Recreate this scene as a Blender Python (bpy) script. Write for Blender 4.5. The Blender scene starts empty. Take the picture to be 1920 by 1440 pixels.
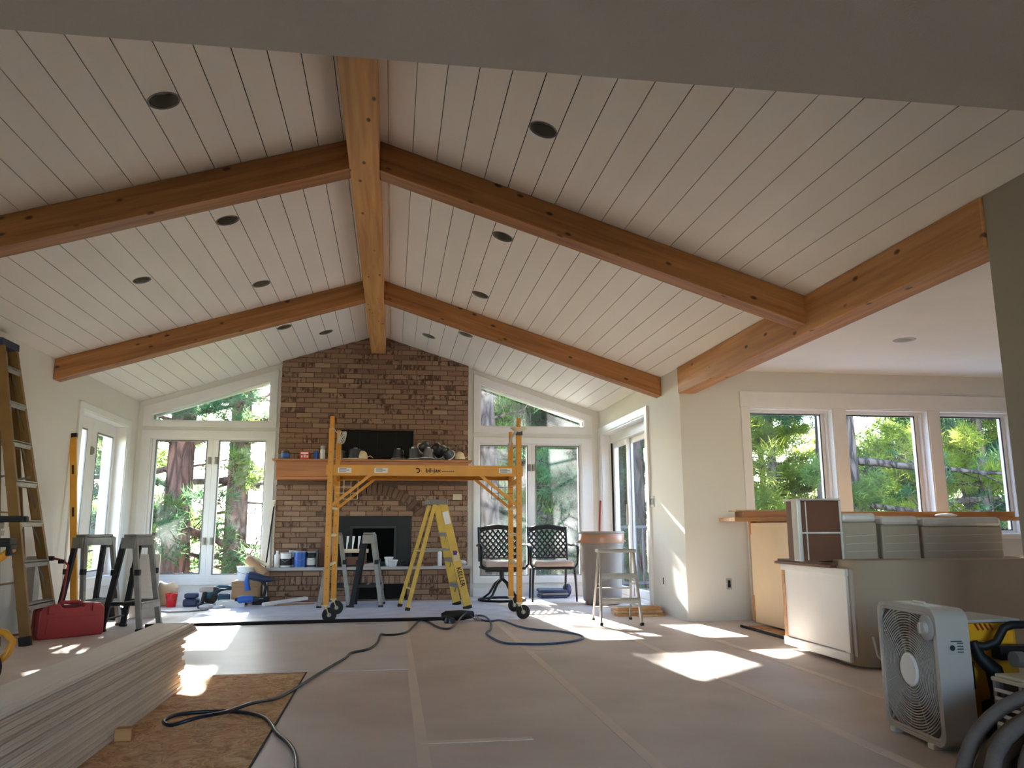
import bpy, bmesh, math, random
import numpy as np
from mathutils import Vector, Matrix, Euler
from mathutils.geometry import tessellate_polygon
random.seed(7); RNG = np.random.default_rng(7)
SC = bpy.context.scene; COL = SC.collection
PI = math.pi
CAMANG = (.14739, .17883, -.00377)     # yaw, pitch, roll of the hand held camera
SKYSTR = .36; SUNSTR = 9.5; EXPO = 3.32
BARKA, BARKB = (104,74,66), (62,46,44)
NC = [(98,114,48),(198,208,96),(56,84,58),(114,156,106),(76,96,50),(152,176,94)]
def sr(r, g, b):
    f = lambda c: c/12.92 if c <= .04045 else ((c+.055)/1.055)**2.4
    return (f(r/255), f(g/255), f(b/255), 1.0)

# ------------------------------------------------------------ camera, sky, sun, exposure
cam = bpy.data.cameras.new('camera'); cam.sensor_width = 36.0; cam.lens = 1500/1920*36; cam.clip_end = 400
camo = bpy.data.objects.new('camera', cam); COL.objects.link(camo)
_yaw, _pit, _rol = CAMANG
_r = Vector((math.cos(_yaw), -math.sin(_yaw), 0)); _f = Vector((math.sin(_yaw)*math.cos(_pit), math.cos(_yaw)*math.cos(_pit), math.sin(_pit)))
_u = _r.cross(_f); _r2 = _r*math.cos(_rol)+_u*math.sin(_rol); _u2 = -_r*math.sin(_rol)+_u*math.cos(_rol)
camo.matrix_world = Matrix(((_r2.x, _u2.x, -_f.x, 0), (_r2.y, _u2.y, -_f.y, 0), (_r2.z, _u2.z, -_f.z, .86), (0, 0, 0, 1)))
SC.camera = camo
SC.view_settings.view_transform = 'Standard'; SC.view_settings.look = 'None'
SC.view_settings.gamma = 1.0; SC.view_settings.use_curve_mapping = False
SC.view_settings.exposure = EXPO
world = bpy.data.worlds.new('sky'); SC.world = world; world.use_nodes = True
_n = world.node_tree.nodes; _l = world.node_tree.links; _n.clear()
sky = _n.new('ShaderNodeTexSky'); sky.sky_type = 'NISHITA'; sky.sun_disc = False
sky.sun_elevation = math.radians(24.2); sky.sun_rotation = math.radians(-5.3); sky.altitude = 1800; sky.dust_density = 1.6; sky.air_density = 1.0
bgn = _n.new('ShaderNodeBackground'); bgn.inputs['Strength'].default_value = SKYSTR
out = _n.new('ShaderNodeOutputWorld'); _l.new(sky.outputs[0], bgn.inputs[0]); _l.new(bgn.outputs[0], out.inputs[0])
sun = bpy.data.lights.new('sun', 'SUN'); sun.energy = SUNSTR; sun.angle = math.radians(.6); sun.color = (1.0, .94, .86)
suno = bpy.data.objects.new('sun', sun); COL.objects.link(suno)
suno.rotation_euler = Vector((.102, -1.0, -.45)).to_track_quat('-Z', 'Y').to_euler(); suno.location = (-1, 30, 14)
SC.cycles.max_bounces = 10; SC.cycles.diffuse_bounces = 6; SC.cycles.glossy_bounces = 3
SC.cycles.transmission_bounces = 4; SC.cycles.transparent_max_bounces = 16
SC.cycles.caustics_reflective = False; SC.cycles.caustics_refractive = False
SC.cycles.sample_clamp_indirect = 6.0

# ------------------------------------------------------------ geometry collector
class G:
    def __init__(s): s.v = []; s.f = []
    def add(s, vs, fs, M=None):
        n = len(s.v)
        s.v += [tuple(M @ Vector(p)) for p in vs] if M else [tuple(p) for p in vs]
        s.f += [tuple(i+n for i in f) for f in fs]; return s
    def box(s, x0, x1, y0, y1, z0, z1, M=None):
        return s.add([(x0,y0,z0),(x1,y0,z0),(x1,y1,z0),(x0,y1,z0),(x0,y0,z1),(x1,y0,z1),(x1,y1,z1),(x0,y1,z1)],
            [(3,2,1,0),(4,5,6,7),(0,1,5,4),(1,2,6,5),(2,3,7,6),(3,0,4,7)], M)
    def cb(s, c, d, rz=0, M=None):
        R = Matrix.Translation(c) @ Matrix.Rotation(rz, 4, 'Z')
        if M: R = M @ R
        return s.box(-d[0]/2, d[0]/2, -d[1]/2, d[1]/2, -d[2]/2, d[2]/2, R)
    def bar(s, p, q, w, h=None, up=(0,0,1)):
        p = Vector(p); q = Vector(q); h = w if h is None else h
        z = (q-p); L = z.length; z.normalize(); up = Vector(up)
        if abs(z.dot(up)) > .98: up = Vector((0,1,0)) if abs(z.y) < .9 else Vector((1,0,0))
        x = up.cross(z).normalized(); y = z.cross(x)
        M = Matrix(((x.x,y.x,z.x,p.x),(x.y,y.y,z.y,p.y),(x.z,y.z,z.z,p.z),(0,0,0,1)))
        return s.box(-w/2, w/2, -h/2, h/2, 0, L, M)
    def tube(s, pts, r, n=8, closed=False, caps=True):
        P = [Vector(p) for p in pts]; m = len(P); rs = r if isinstance(r, (list, tuple)) else [r]*m
        nrm = None; vs = []
        for i in range(m):
            a = P[i-1] if (i or closed) else P[0]; b = P[(i+1) % m] if (i < m-1 or closed) else P[-1]
            t = (b-a).normalized()
            if nrm is None:
                nrm = t.cross(Vector((0,0,1)))
                if nrm.length < .05: nrm = t.cross(Vector((1,0,0)))
            nrm = (nrm - t*nrm.dot(t)).normalized(); bn = t.cross(nrm)
            for k in range(n):
                A = 2*PI*k/n; vs.append(P[i]+(nrm*math.cos(A)+bn*math.sin(A))*rs[i])
        fs = []
        for i in range(m if closed else m-1):
            j = (i+1) % m
            for k in range(n): fs.append((i*n+k, i*n+(k+1)%n, j*n+(k+1)%n, j*n+k))
        if caps and not closed: fs += [tuple(range(n))[::-1], tuple(range((m-1)*n, m*n))]
        return s.add(vs, fs)
    def cyl(s, p, q, r, r2=None, n=16): return s.tube([p, q], [r, r if r2 is None else r2], n)
    def lathe(s, prof, n=24, M=None, close=False):
        vs = []; fs = []; m = len(prof)
        for (r, z) in prof:
            for k in range(n): vs.append((r*math.cos(2*PI*k/n), r*math.sin(2*PI*k/n), z))
        for i in range(m if close else m-1):
            j = (i+1) % m
            for k in range(n): fs.append((i*n+k, i*n+(k+1)%n, j*n+(k+1)%n, j*n+k))
        if not close:
            if prof[0][0] > 1e-4: fs.append(tuple(range(n))[::-1])
            if prof[-1][0] > 1e-4: fs.append(tuple(range((m-1)*n, m*n)))
        return s.add(vs, fs, M)
    def ball(s, c, r, n=12, m=8, M=None):
        r = (r,r,r) if not isinstance(r, (tuple, list)) else r
        vs = []; fs = []
        for i in range(m+1):
            t = PI*i/m
            for k in range(n): vs.append((c[0]+r[0]*math.sin(t)*math.cos(2*PI*k/n), c[1]+r[1]*math.sin(t)*math.sin(2*PI*k/n), c[2]-r[2]*math.cos(t)))
        for i in range(m):
            for k in range(n): fs.append((i*n+k, i*n+(k+1)%n, (i+1)*n+(k+1)%n, (i+1)*n+k))
        return s.add(vs, fs, M)
    def slab(s, outer, holes, d0, d1, M=None):
        loops = [outer]+list(holes); flat = [p for l in loops for p in l]; N = len(flat)
        tris = tessellate_polygon([[Vector((p[0], p[1], 0)) for p in l] for l in loops])
        vs = [(p[0], p[1], d0) for p in flat]+[(p[0], p[1], d1) for p in flat]
        fs = [tuple(t) for t in tris]+[tuple(i+N for i in t[::-1]) for t in tris]; o = 0
        for l in loops:
            k = len(l)
            for i in range(k): j = (i+1) % k; fs.append((o+i, o+j, o+j+N, o+i+N))
            o += k
        return s.add(vs, fs, M)
ROOTM = {}
def _fin(name, g, m, parent, w, smooth, bevel, raw=False):
    me = bpy.data.meshes.new(name)
    vs = g.v
    if w and parent is not None:
        r = parent
        while r.parent is not None: r = r.parent
        I = ROOTM[r.name].inverted(); vs = [tuple(I @ Vector(p)) for p in vs]
    me.from_pydata(vs, [], g.f)
    if not raw:
        bm = bmesh.new(); bm.from_mesh(me)
        bmesh.ops.remove_doubles(bm, verts=bm.verts, dist=1e-6)
        bmesh.ops.recalc_face_normals(bm, faces=bm.faces); bm.to_mesh(me); bm.free()
    if smooth:
        for p in me.polygons: p.use_smooth = True
        me.set_sharp_from_angle(angle=math.radians(smooth))
    if m: me.materials.append(m)
    o = bpy.data.objects.new(name, me); COL.objects.link(o)
    if parent is not None: o.parent = parent
    if bevel:
        b = o.modifiers.new('bevel', 'BEVEL'); b.width = bevel; b.segments = 2; b.limit_method = 'ANGLE'; b.angle_limit = math.radians(40)
    return o
def part(parent, name, g, m, w=True, smooth=0, bevel=0, label=None, kind=None, raw=False):
    o = _fin(name, g, m, parent, w, smooth, bevel, raw)
    if label: o['label'] = label
    if kind: o['kind'] = kind
    return o
def thing(name, label, cat, loc=(0,0,0), rz=0, group=None, rot=None):
    o = bpy.data.objects.new(name, None); COL.objects.link(o); o.empty_display_size = .1
    o.location = loc; o.rotation_euler = rot if rot else (0, 0, rz)
    o['label'] = label; o['category'] = cat
    if group: o['group'] = group
    ROOTM[o.name] = Matrix.Translation(loc) @ Euler(rot if rot else (0,0,rz)).to_matrix().to_4x4()
    return o
def single(name, g, m, label, cat, loc=(0,0,0), smooth=0, bevel=0, group=None, kind=None, raw=False, rz=0, w=True):
    I = (Matrix.Translation(loc) @ Matrix.Rotation(rz, 4, 'Z'))
    if w: g.v = [tuple(I.inverted() @ Vector(p)) for p in g.v]
    o = _fin(name, g, m, None, False, smooth, bevel, raw); o.location = loc; o.rotation_euler = (0,0,rz)
    ROOTM[o.name] = I
    o['label'] = label; o['category'] = cat
    if group: o['group'] = group
    if kind: o['kind'] = kind
    return o
def struct(name, label, g=None, m=None, smooth=0, bevel=0):
    if g is None:
        o = bpy.data.objects.new(name, None); COL.objects.link(o); ROOTM[o.name] = Matrix()
    else: o = _fin(name, g, m, None, False, smooth, bevel); ROOTM[o.name] = Matrix()
    o['kind'] = 'structure'; o['label'] = label; return o
def dup(root, loc, rz, label, group=None):
    r = root.copy(); COL.objects.link(r); r.location = loc; r.rotation_euler = (0,0,rz); r['label'] = label
    if group: r['group'] = group
    for ch in list(root.children):
        c = ch.copy(); COL.objects.link(c); c.parent = r
        for gch in list(ch.children):
            d = gch.copy(); COL.objects.link(d); d.parent = c
    return r
def lettering(parent, name, s, size, M, m, label=None, depth=.0008, sx=1.0, w=True):
    cu = bpy.data.curves.new(name, 'FONT'); cu.body = s; cu.size = size; cu.align_x = 'CENTER'; cu.align_y = 'CENTER'; cu.extrude = depth; cu.resolution_u = 3; cu.offset = size*.022
    t = bpy.data.objects.new(name, cu); COL.objects.link(t); bpy.context.view_layer.update()
    me = bpy.data.meshes.new_from_object(t.evaluated_get(bpy.context.evaluated_depsgraph_get()))
    bpy.data.objects.remove(t)
    g = G(); g.add([M @ Vector((v.co.x*sx, v.co.y, v.co.z)) for v in me.vertices], [tuple(p.vertices) for p in me.polygons])
    return part(parent, name, g, m, raw=True, label=label, w=w)
def frameXZ(Y): return Matrix(((1,0,0,0),(0,0,1,Y),(0,1,0,0),(0,0,0,1)))       # u=X v=Z d=+Y
def frameYZ(X, sgn): return Matrix(((0,0,sgn,X),(1,0,0,0),(0,1,0,0),(0,0,0,1)))  # u=Y v=Z d=sgn*X
def rect(a, b, c, d): return [(a,c),(b,c),(b,d),(a,d)]

# ------------------------------------------------------------ materials
def newmat(name):
    m = bpy.data.materials.new(name); m.use_nodes = True
    return m, m.node_tree.nodes, m.node_tree.links, m.node_tree.nodes['Principled BSDF']
def mat(name, col, rough=.6, metal=0., var=.0, vscale=6., bump=.0, bscale=40., spec=.5, coat=0., col2=None, stretch=(1,1,1)):
    m, n, l, b = newmat(name)
    b.inputs['Roughness'].default_value = rough; b.inputs['Metallic'].default_value = metal
    b.inputs['Specular IOR Level'].default_value = spec; b.inputs['Coat Weight'].default_value = coat
    tc = n.new('ShaderNodeTexCoord'); mp = n.new('ShaderNodeMapping'); mp.inputs['Scale'].default_value = stretch; l.new(tc.outputs['Object'], mp.inputs[0])
    nz = n.new('ShaderNodeTexNoise'); nz.inputs['Scale'].default_value = vscale; nz.inputs['Detail'].default_value = 4; l.new(mp.outputs[0], nz.inputs['Vector'])
    mx = n.new('ShaderNodeMix'); mx.data_type = 'RGBA'
    c2 = col2 if col2 else tuple(max(0, c*(1-max(var, .04))) for c in col[:3])+(1,)
    mx.inputs[6].default_value = col; mx.inputs[7].default_value = c2
    cr = n.new('ShaderNodeMapRange'); cr.inputs[1].default_value = .35; cr.inputs[2].default_value = .65; l.new(nz.outputs[0], cr.inputs[0])
    l.new(cr.outputs[0], mx.inputs[0]); l.new(mx.outputs[2], b.inputs['Base Color'])
    if bump:
        n2 = n.new('ShaderNodeTexNoise'); n2.inputs['Scale'].default_value = bscale; l.new(tc.outputs['Object'], n2.inputs['Vector'])
        bp = n.new('ShaderNodeBump'); bp.inputs['Strength'].default_value = bump; bp.inputs['Distance'].default_value = .01
        l.new(n2.outputs[0], bp.inputs['Height']); l.new(bp.outputs[0], b.inputs['Normal'])
    return m
def woodmat(name, c1, c2, knot, axis=0, rough=.55, knots=True, ks=1.0):
    m, n, l, b = newmat(name); b.inputs['Roughness'].default_value = rough
    tc = n.new('ShaderNodeTexCoord')
    def mapped(sc):
        mp = n.new('ShaderNodeMapping'); mp.inputs['Scale'].default_value = sc; l.new(tc.outputs['Object'], mp.inputs[0]); return mp.outputs[0]
    st = [22, 22, 22]; st[axis] = 1.1
    nz = n.new('ShaderNodeTexNoise'); nz.inputs['Scale'].default_value = 1.; nz.inputs['Detail'].default_value = 5; nz.inputs['Distortion'].default_value = .6; l.new(mapped(st), nz.inputs['Vector'])
    st2 = [4.2, 4.2, 4.2]; st2[axis] = .45
    vo = n.new('ShaderNodeTexNoise'); vo.inputs['Scale'].default_value = 1.; vo.inputs['Detail'].default_value = 2; l.new(mapped(st2), vo.inputs['Vector'])
    r1 = n.new('ShaderNodeMapRange'); r1.inputs[1].default_value = .3; r1.inputs[2].default_value = .7; l.new(nz.outputs[0], r1.inputs[0])
    mx = n.new('ShaderNodeMix'); mx.data_type = 'RGBA'; mx.inputs[6].default_value = c1; mx.inputs[7].default_value = c2; l.new(r1.outputs[0], mx.inputs[0])
    mv = n.new('ShaderNodeMix'); mv.data_type = 'RGBA'; mv.blend_type = 'MULTIPLY'; mv.inputs[0].default_value = .8
    r2 = n.new('ShaderNodeMapRange'); r2.inputs[1].default_value = .35; r2.inputs[2].default_value = .65; r2.inputs[3].default_value = .72; r2.inputs[4].default_value = 1.1; l.new(vo.outputs[0], r2.inputs[0])
    cb = n.new('ShaderNodeCombineColor'); [l.new(r2.outputs[0], cb.inputs[i]) for i in range(3)]
    l.new(mx.outputs[2], mv.inputs[6]); l.new(cb.outputs[0], mv.inputs[7]); res = mv.outputs[2]
    if knots:
        sk = [5.5*ks]*3; sk[axis] = 2.6*ks
        vr = n.new('ShaderNodeTexVoronoi'); vr.inputs['Scale'].default_value = 1.; l.new(mapped(sk), vr.inputs['Vector'])
        rk = n.new('ShaderNodeMapRange'); rk.inputs[1].default_value = .09; rk.inputs[2].default_value = .17; rk.inputs[3].default_value = .92; rk.inputs[4].default_value = 0; l.new(vr.outputs['Distance'], rk.inputs[0])
        sc = n.new('ShaderNodeSeparateColor'); l.new(vr.outputs['Color'], sc.inputs[0])
        gt = n.new('ShaderNodeMath'); gt.operation = 'GREATER_THAN'; gt.inputs[1].default_value = .2; l.new(sc.outputs[0], gt.inputs[0])
        mu = n.new('ShaderNodeMath'); mu.operation = 'MULTIPLY'; l.new(rk.outputs[0], mu.inputs[0]); l.new(gt.outputs[0], mu.inputs[1])
        mk = n.new('ShaderNodeMix'); mk.data_type = 'RGBA'; mk.inputs[7].default_value = knot; l.new(mu.outputs[0], mk.inputs[0]); l.new(res, mk.inputs[6]); res = mk.outputs[2]
    l.new(res, b.inputs['Base Color'])
    bp = n.new('ShaderNodeBump'); bp.inputs['Strength'].default_value = .15; bp.inputs['Distance'].default_value = .004; l.new(nz.outputs[0], bp.inputs['Height']); l.new(bp.outputs[0], b.inputs['Normal'])
    return m
def brickmat(name, island, dk=1.0):
    m, n, l, b = newmat(name); b.inputs['Roughness'].default_value = .85; b.inputs['Specular IOR Level'].default_value = .25
    if island: rnd = n.new('ShaderNodeNewGeometry').outputs['Random Per Island']
    else: rnd = n.new('ShaderNodeObjectInfo').outputs['Random']
    tc = n.new('ShaderNodeTexCoord'); geo = n.new('ShaderNodeNewGeometry')
    ad = n.new('ShaderNodeVectorMath'); ad.operation = 'ADD'; l.new(geo.outputs['Position'], ad.inputs[0])
    ml = n.new('ShaderNodeMath'); ml.operation = 'MULTIPLY'; ml.inputs[1].default_value = 9.; l.new(rnd, ml.inputs[0])
    cx = n.new('ShaderNodeCombineXYZ'); l.new(ml.outputs[0], cx.inputs[1]); l.new(cx.outputs[0], ad.inputs[1])
    rp = n.new('ShaderNodeValToRGB'); l.new(rnd, rp.inputs[0]); e = rp.color_ramp.elements
    cols = [(0, sr(130,102,84)), (.2, sr(150,118,96)), (.42, sr(140,109,88)), (.6, sr(156,126,102)), (.78, sr(128,98,84)), (1, sr(168,138,112))]
    e[0].position, e[0].color = cols[0]; e[1].position, e[1].color = cols[-1]
    cols = [(p, tuple(v*dk for v in c[:3])+(1,)) for p, c in cols]; e[0].color = cols[0][1]; e[1].color = cols[-1][1]
    for p, c in cols[1:-1]: x = e.new(p); x.color = c
    mp = n.new('ShaderNodeMapping'); mp.inputs['Scale'].default_value = (26, 26, 11); l.new(ad.outputs[0], mp.inputs[0])
    nz = n.new('ShaderNodeTexNoise'); nz.inputs['Scale'].default_value = 1.; nz.inputs['Detail'].default_value = 3; l.new(mp.outputs[0], nz.inputs['Vector'])
    # only some bricks carry the dark flashing; the amount depends on the brick
    md = n.new('ShaderNodeMath'); md.operation = 'FRACT'; m3 = n.new('ShaderNodeMath'); m3.operation = 'MULTIPLY'; m3.inputs[1].default_value = 7.31; l.new(rnd, m3.inputs[0]); l.new(m3.outputs[0], md.inputs[0])
    th = n.new('ShaderNodeMapRange'); th.inputs[1].default_value = .45; th.inputs[2].default_value = 1.; th.inputs[3].default_value = .70; th.inputs[4].default_value = .40; l.new(md.outputs[0], th.inputs[0])
    sb = n.new('ShaderNodeMath'); sb.operation = 'SUBTRACT'; l.new(nz.outputs[0], sb.inputs[0]); l.new(th.outputs[0], sb.inputs[1])
    mr = n.new('ShaderNodeMapRange'); mr.inputs[1].default_value = 0; mr.inputs[2].default_value = .14; mr.inputs[4].default_value = .8; l.new(sb.outputs[0], mr.inputs[0])
    mx = n.new('ShaderNodeMix'); mx.data_type = 'RGBA'; mx.inputs[7].default_value = sr(66,44,40); l.new(mr.outputs[0], mx.inputs[0]); l.new(rp.outputs[0], mx.inputs[6])
    l.new(mx.outputs[2], b.inputs['Base Color'])
    n2 = n.new('ShaderNodeTexNoise'); n2.inputs['Scale'].default_value = 60.; l.new(ad.outputs[0], n2.inputs['Vector'])
    bp = n.new('ShaderNodeBump'); bp.inputs['Strength'].default_value = .4; bp.inputs['Distance'].default_value = .006; l.new(n2.outputs[0], bp.inputs['Height']); l.new(bp.outputs[0], b.inputs['Normal'])
    return m
def glassmat(name, dirt, scale=1.2):
    m, n, l, b = newmat(name); n.remove(b); o = n['Material Output']
    tr = n.new('ShaderNodeBsdfTransparent'); tr.inputs[0].default_value = (.95, .975, .97, 1)
    gl = n.new('ShaderNodeBsdfGlossy'); gl.inputs['Roughness'].default_value = .02
    lw = n.new('ShaderNodeLayerWeight'); lw.inputs[0].default_value = .5
    pw = n.new('ShaderNodeMath'); pw.operation = 'POWER'; pw.inputs[1].default_value = 5; l.new(lw.outputs['Facing'], pw.inputs[0])
    fr = n.new('ShaderNodeMath'); fr.operation = 'MULTIPLY_ADD'; fr.inputs[1].default_value = .6; fr.inputs[2].default_value = .02; l.new(pw.outputs[0], fr.inputs[0])
    m1 = n.new('ShaderNodeMixShader'); l.new(fr.outputs[0], m1.inputs[0]); l.new(tr.outputs[0], m1.inputs[1]); l.new(gl.outputs[0], m1.inputs[2])
    td = n.new('ShaderNodeBsdfTranslucent'); td.inputs[0].default_value = (.9, .93, .97, 1)
    tc = n.new('ShaderNodeTexCoord'); nz = n.new('ShaderNodeTexNoise'); nz.inputs['Scale'].default_value = scale; nz.inputs['Detail'].default_value = 3; l.new(tc.outputs['Object'], nz.inputs['Vector'])
    mr = n.new('ShaderNodeMapRange'); mr.inputs[1].default_value = .42; mr.inputs[2].default_value = .75; mr.inputs[3].default_value = dirt*.12; mr.inputs[4].default_value = dirt; l.new(nz.outputs[0], mr.inputs[0])
    m2 = n.new('ShaderNodeMixShader'); l.new(mr.outputs[0], m2.inputs[0]); l.new(m1.outputs[0], m2.inputs[1]); l.new(td.outputs[0], m2.inputs[2]); l.new(m2.outputs[0], o.inputs[0])
    return m
def osbmat():
    m, n, l, b = newmat('osb_flakes'); b.inputs['Roughness'].default_value = .8
    tc = n.new('ShaderNodeTexCoord'); nz = n.new('ShaderNodeTexNoise'); nz.inputs['Scale'].default_value = 7; l.new(tc.outputs['Object'], nz.inputs['Vector'])
    ad = n.new('ShaderNodeVectorMath'); ad.operation = 'MULTIPLY_ADD'; ad.inputs[1].default_value = (.25,.25,0); l.new(nz.outputs['Color'], ad.inputs[0]); l.new(tc.outputs['Object'], ad.inputs[2])
    res = None
    for sc, w in (((16,42,1),1), ((44,18,1),.5), ((90,60,1),.35)):
        mp = n.new('ShaderNodeMapping'); mp.inputs['Scale'].default_value = sc; mp.inputs['Rotation'].default_value = (0,0,w*.6); l.new(ad.outputs[0], mp.inputs[0])
        v = n.new('ShaderNodeTexVoronoi'); v.inputs['Scale'].default_value = 1.; l.new(mp.outputs[0], v.inputs['Vector'])
        s_ = n.new('ShaderNodeSeparateColor'); l.new(v.outputs['Color'], s_.inputs[0])
        if res is None: res = s_.outputs[0]
        else:
            mx = n.new('ShaderNodeMix'); mx.inputs[0].default_value = w; l.new(res, mx.inputs[2]); l.new(s_.outputs[1], mx.inputs[3]); res = mx.outputs[0]
    rp = n.new('ShaderNodeValToRGB'); e = rp.color_ramp.elements; e[0].position = .15; e[0].color = sr(168,122,80); e[1].position = .85; e[1].color = sr(226,190,142); x = e.new(.5); x.color = sr(204,162,114); l.new(res, rp.inputs[0]); l.new(rp.outputs[0], b.inputs['Base Color']); return m
M_ = {}
M_['wall'] = mat('wall_paint', sr(224,220,211), .75, var=.03, vscale=1.5, bump=.05, bscale=120)
M_['ceil'] = mat('flat_ceiling_paint', sr(240,238,232), .8, var=.03, vscale=2, bump=.12, bscale=150)
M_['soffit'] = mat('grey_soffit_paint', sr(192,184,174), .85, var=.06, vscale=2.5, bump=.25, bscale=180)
M_['stub'] = mat('wall_paint_with_shade', sr(150,140,126), .8, var=.05, vscale=2)  # shade of the unlit near wall is put into this darker colour
M_['trim'] = mat('white_trim_paint', sr(232,228,224), .45, var=.02)
M_['plank'] = mat('white_plank_paint', sr(234,226,214), .55, var=.05, vscale=3, stretch=(1,.3,1))
M_['dark'] = mat('dark_cavity', sr(60,56,52), .9)
M_['beam'] = woodmat('cedar_beam_along_x', sr(186,128,72), sr(140,88,46), sr(58,34,20), 0, ks=2.0)
M_['beamy'] = woodmat('cedar_beam_along_y', sr(216,166,98), sr(182,124,66), sr(78,46,28), 1, ks=2.1)
M_['beamh'] = woodmat('pale_header_beam', sr(212,154,100), sr(176,118,70), sr(72,42,26), 1, ks=1.8)
M_['mantel'] = woodmat('oak_mantel', sr(196,128,76), sr(166,102,56), sr(90,50,26), 0, .45, knots=False)
M_['pine'] = woodmat('pale_pine', sr(220,190,146), sr(196,160,116), sr(150,110,70), 1, .6, knots=False)
M_['pinex'] = woodmat('amber_board', sr(206,150,90), sr(170,114,62), sr(110,70,40), 0, .5, knots=False)
M_['brick'] = brickmat('brown_brick', False); M_['bricks'] = brickmat('brown_brick_courses', True)
M_['brickarch'] = brickmat('darker_arch_brick', False, .62); M_['mortar'] = mat('mortar', sr(104,82,68), .95, var=.2, vscale=20, bump=.3)
M_['glass'] = glassmat('clear_pane', .003); M_['dirty'] = glassmat('dusty_pane', .014, 1.6); M_['dirtier'] = glassmat('smeared_pane', .028, 1.8); M_['sooty'] = mat('sooty_fire_glass', sr(12,11,11), .9, spec=.05)
M_['black'] = mat('black_plastic', sr(24,24,26), .55, var=.1, spec=.35); M_['blackm'] = mat('black_metal', sr(24,22,22), .45, metal=.3)
M_['deepblack'] = mat('soot_black', sr(14,13,13), .8)
M_['rubber'] = mat('rubber', sr(34,33,33), .8, var=.1)
M_['alu'] = mat('dusty_aluminium', sr(160,154,146), .5, metal=.55, var=.14, vscale=14); M_['palu'] = mat('grey_platform_aluminium', sr(146,142,136), .5, metal=.5, var=.2, vscale=12)
M_['steel'] = mat('grey_steel', sr(150,148,146), .4, metal=.9, var=.1)
M_['yellow'] = mat('scaffold_yellow', sr(222,154,40), .45, var=.1, vscale=9); M_['cream'] = mat('cream_rung', sr(226,206,160), .5)
M_['fibre'] = mat('yellow_fibreglass', sr(216,178,76), .5, var=.12, vscale=12); M_['tan'] = mat('old_fibreglass', sr(138,102,52), .6, var=.16, vscale=7)
M_['navy'] = mat('navy_plastic', sr(34,46,78), .5); M_['blue'] = mat('blue_plastic', sr(36,92,176), .4); M_['teal'] = mat('teal_tool_plastic', sr(24,72,84), .5)
M_['red'] = mat('dark_red_plastic', sr(158,42,46), .45, var=.1, vscale=10); M_['bred'] = mat('bright_red', sr(222,36,40), .4)
M_['white'] = mat('white_plastic', sr(232,230,226), .4, var=.02); M_['fan'] = mat('fan_plastic', sr(184,176,166), .38, var=.02)
M_['grey'] = mat('grey_plastic', sr(120,118,116), .5); M_['lgrey'] = mat('light_grey', sr(176,172,166), .6); M_['dgrey'] = mat('dark_grey_metal', sr(74,74,76), .4, metal=.6, var=.2)
M_['card'] = mat('brown_cardboard', sr(176,136,98), .85, var=.1); M_['kraft'] = mat('pale_kraft_paper', sr(226,204,172), .8, var=.05, bump=.1, bscale=14)
M_['carton'] = mat('taupe_carton', sr(168,155,138), .45, var=.05, vscale=4, bump=.1, bscale=12)
M_['board'] = mat('grey_board_wrap', sr(166,150,130), .75, var=.05, vscale=3, bump=.06, bscale=6)
M_['dbox'] = mat('dark_brown_carton', sr(116,80,64), .6, var=.12, vscale=5, spec=.25)
M_['cushion'] = mat('dusty_cushion', sr(196,176,164), .9, var=.12, vscale=9, bump=.2, bscale=25)
M_['osb'] = osbmat()
M_['paper'] = mat('floor_paper', sr(220,206,197), .5, var=.1, vscale=1.6, bump=.3, bscale=5, col2=sr(204,188,178))
M_['tape'] = mat('masking_tape', sr(232,216,203), .6); M_['pale'] = mat('pale_floor_paper', sr(226,220,220), .42, var=.08, vscale=3, bump=.25, bscale=9); M_['dust'] = mat('dusty_sheet_sky_tint', sr(224,226,238), .38, var=.1, vscale=5, bump=.4, bscale=22, col2=sr(202,204,218))  # blue tint of the dusty sheet paints in the sky's reflection
M_['cord'] = mat('blue_black_cord', sr(18,30,42), .35); M_['bluecord'] = mat('blue_cord', sr(40,78,116), .4)
M_['can'] = mat('grey_bin_plastic', sr(140,126,118), .5, var=.06); M_['orange'] = mat('grey_bag_film_orange_glow', sr(150,128,114), .3, var=.1, vscale=4, col2=sr(186,118,78))  # orange patches paint a reflected glow onto the grey bag film
M_['primed'] = mat('primed_board', sr(240,229,214), .6, var=.06, vscale=4, stretch=(6,.4,6)); M_['primed2'] = mat('primed_board_edge', sr(230,214,198), .65, var=.1, vscale=4, stretch=(6,.4,6))
M_['toolyel'] = mat('tool_yellow', sr(232,164,30), .45); M_['beige'] = mat('beige_plastic', sr(206,190,160), .5)
M_['hose'] = mat('dusty_grey_hose', sr(112,100,92), .85, var=.2, vscale=14, bump=.3, bscale=60)
M_['maskm'] = mat('cream_mask', sr(226,206,166), .9, bump=.1); M_['film'] = mat('milky_film', sr(206,204,200), .25, var=.06, vscale=14, bump=.4, bscale=18)
M_['ink'] = mat('printed_ink', sr(30,26,24), .6); M_['inkp'] = mat('purple_ink', sr(84,50,110), .6)
M_['concrete'] = mat('grey_hearth_slab', sr(186,182,180), .7, var=.1); M_['olive'] = mat('can_housing', sr(150,146,130), .5, metal=.2)
M_['deckwood'] = woodmat('deck_wood', sr(150,120,96), sr(120,94,76), sr(80,60,50), 1, .7, knots=False)
M_['railpaint'] = mat('dark_rail_paint', sr(84,82,86), .6)
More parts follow.
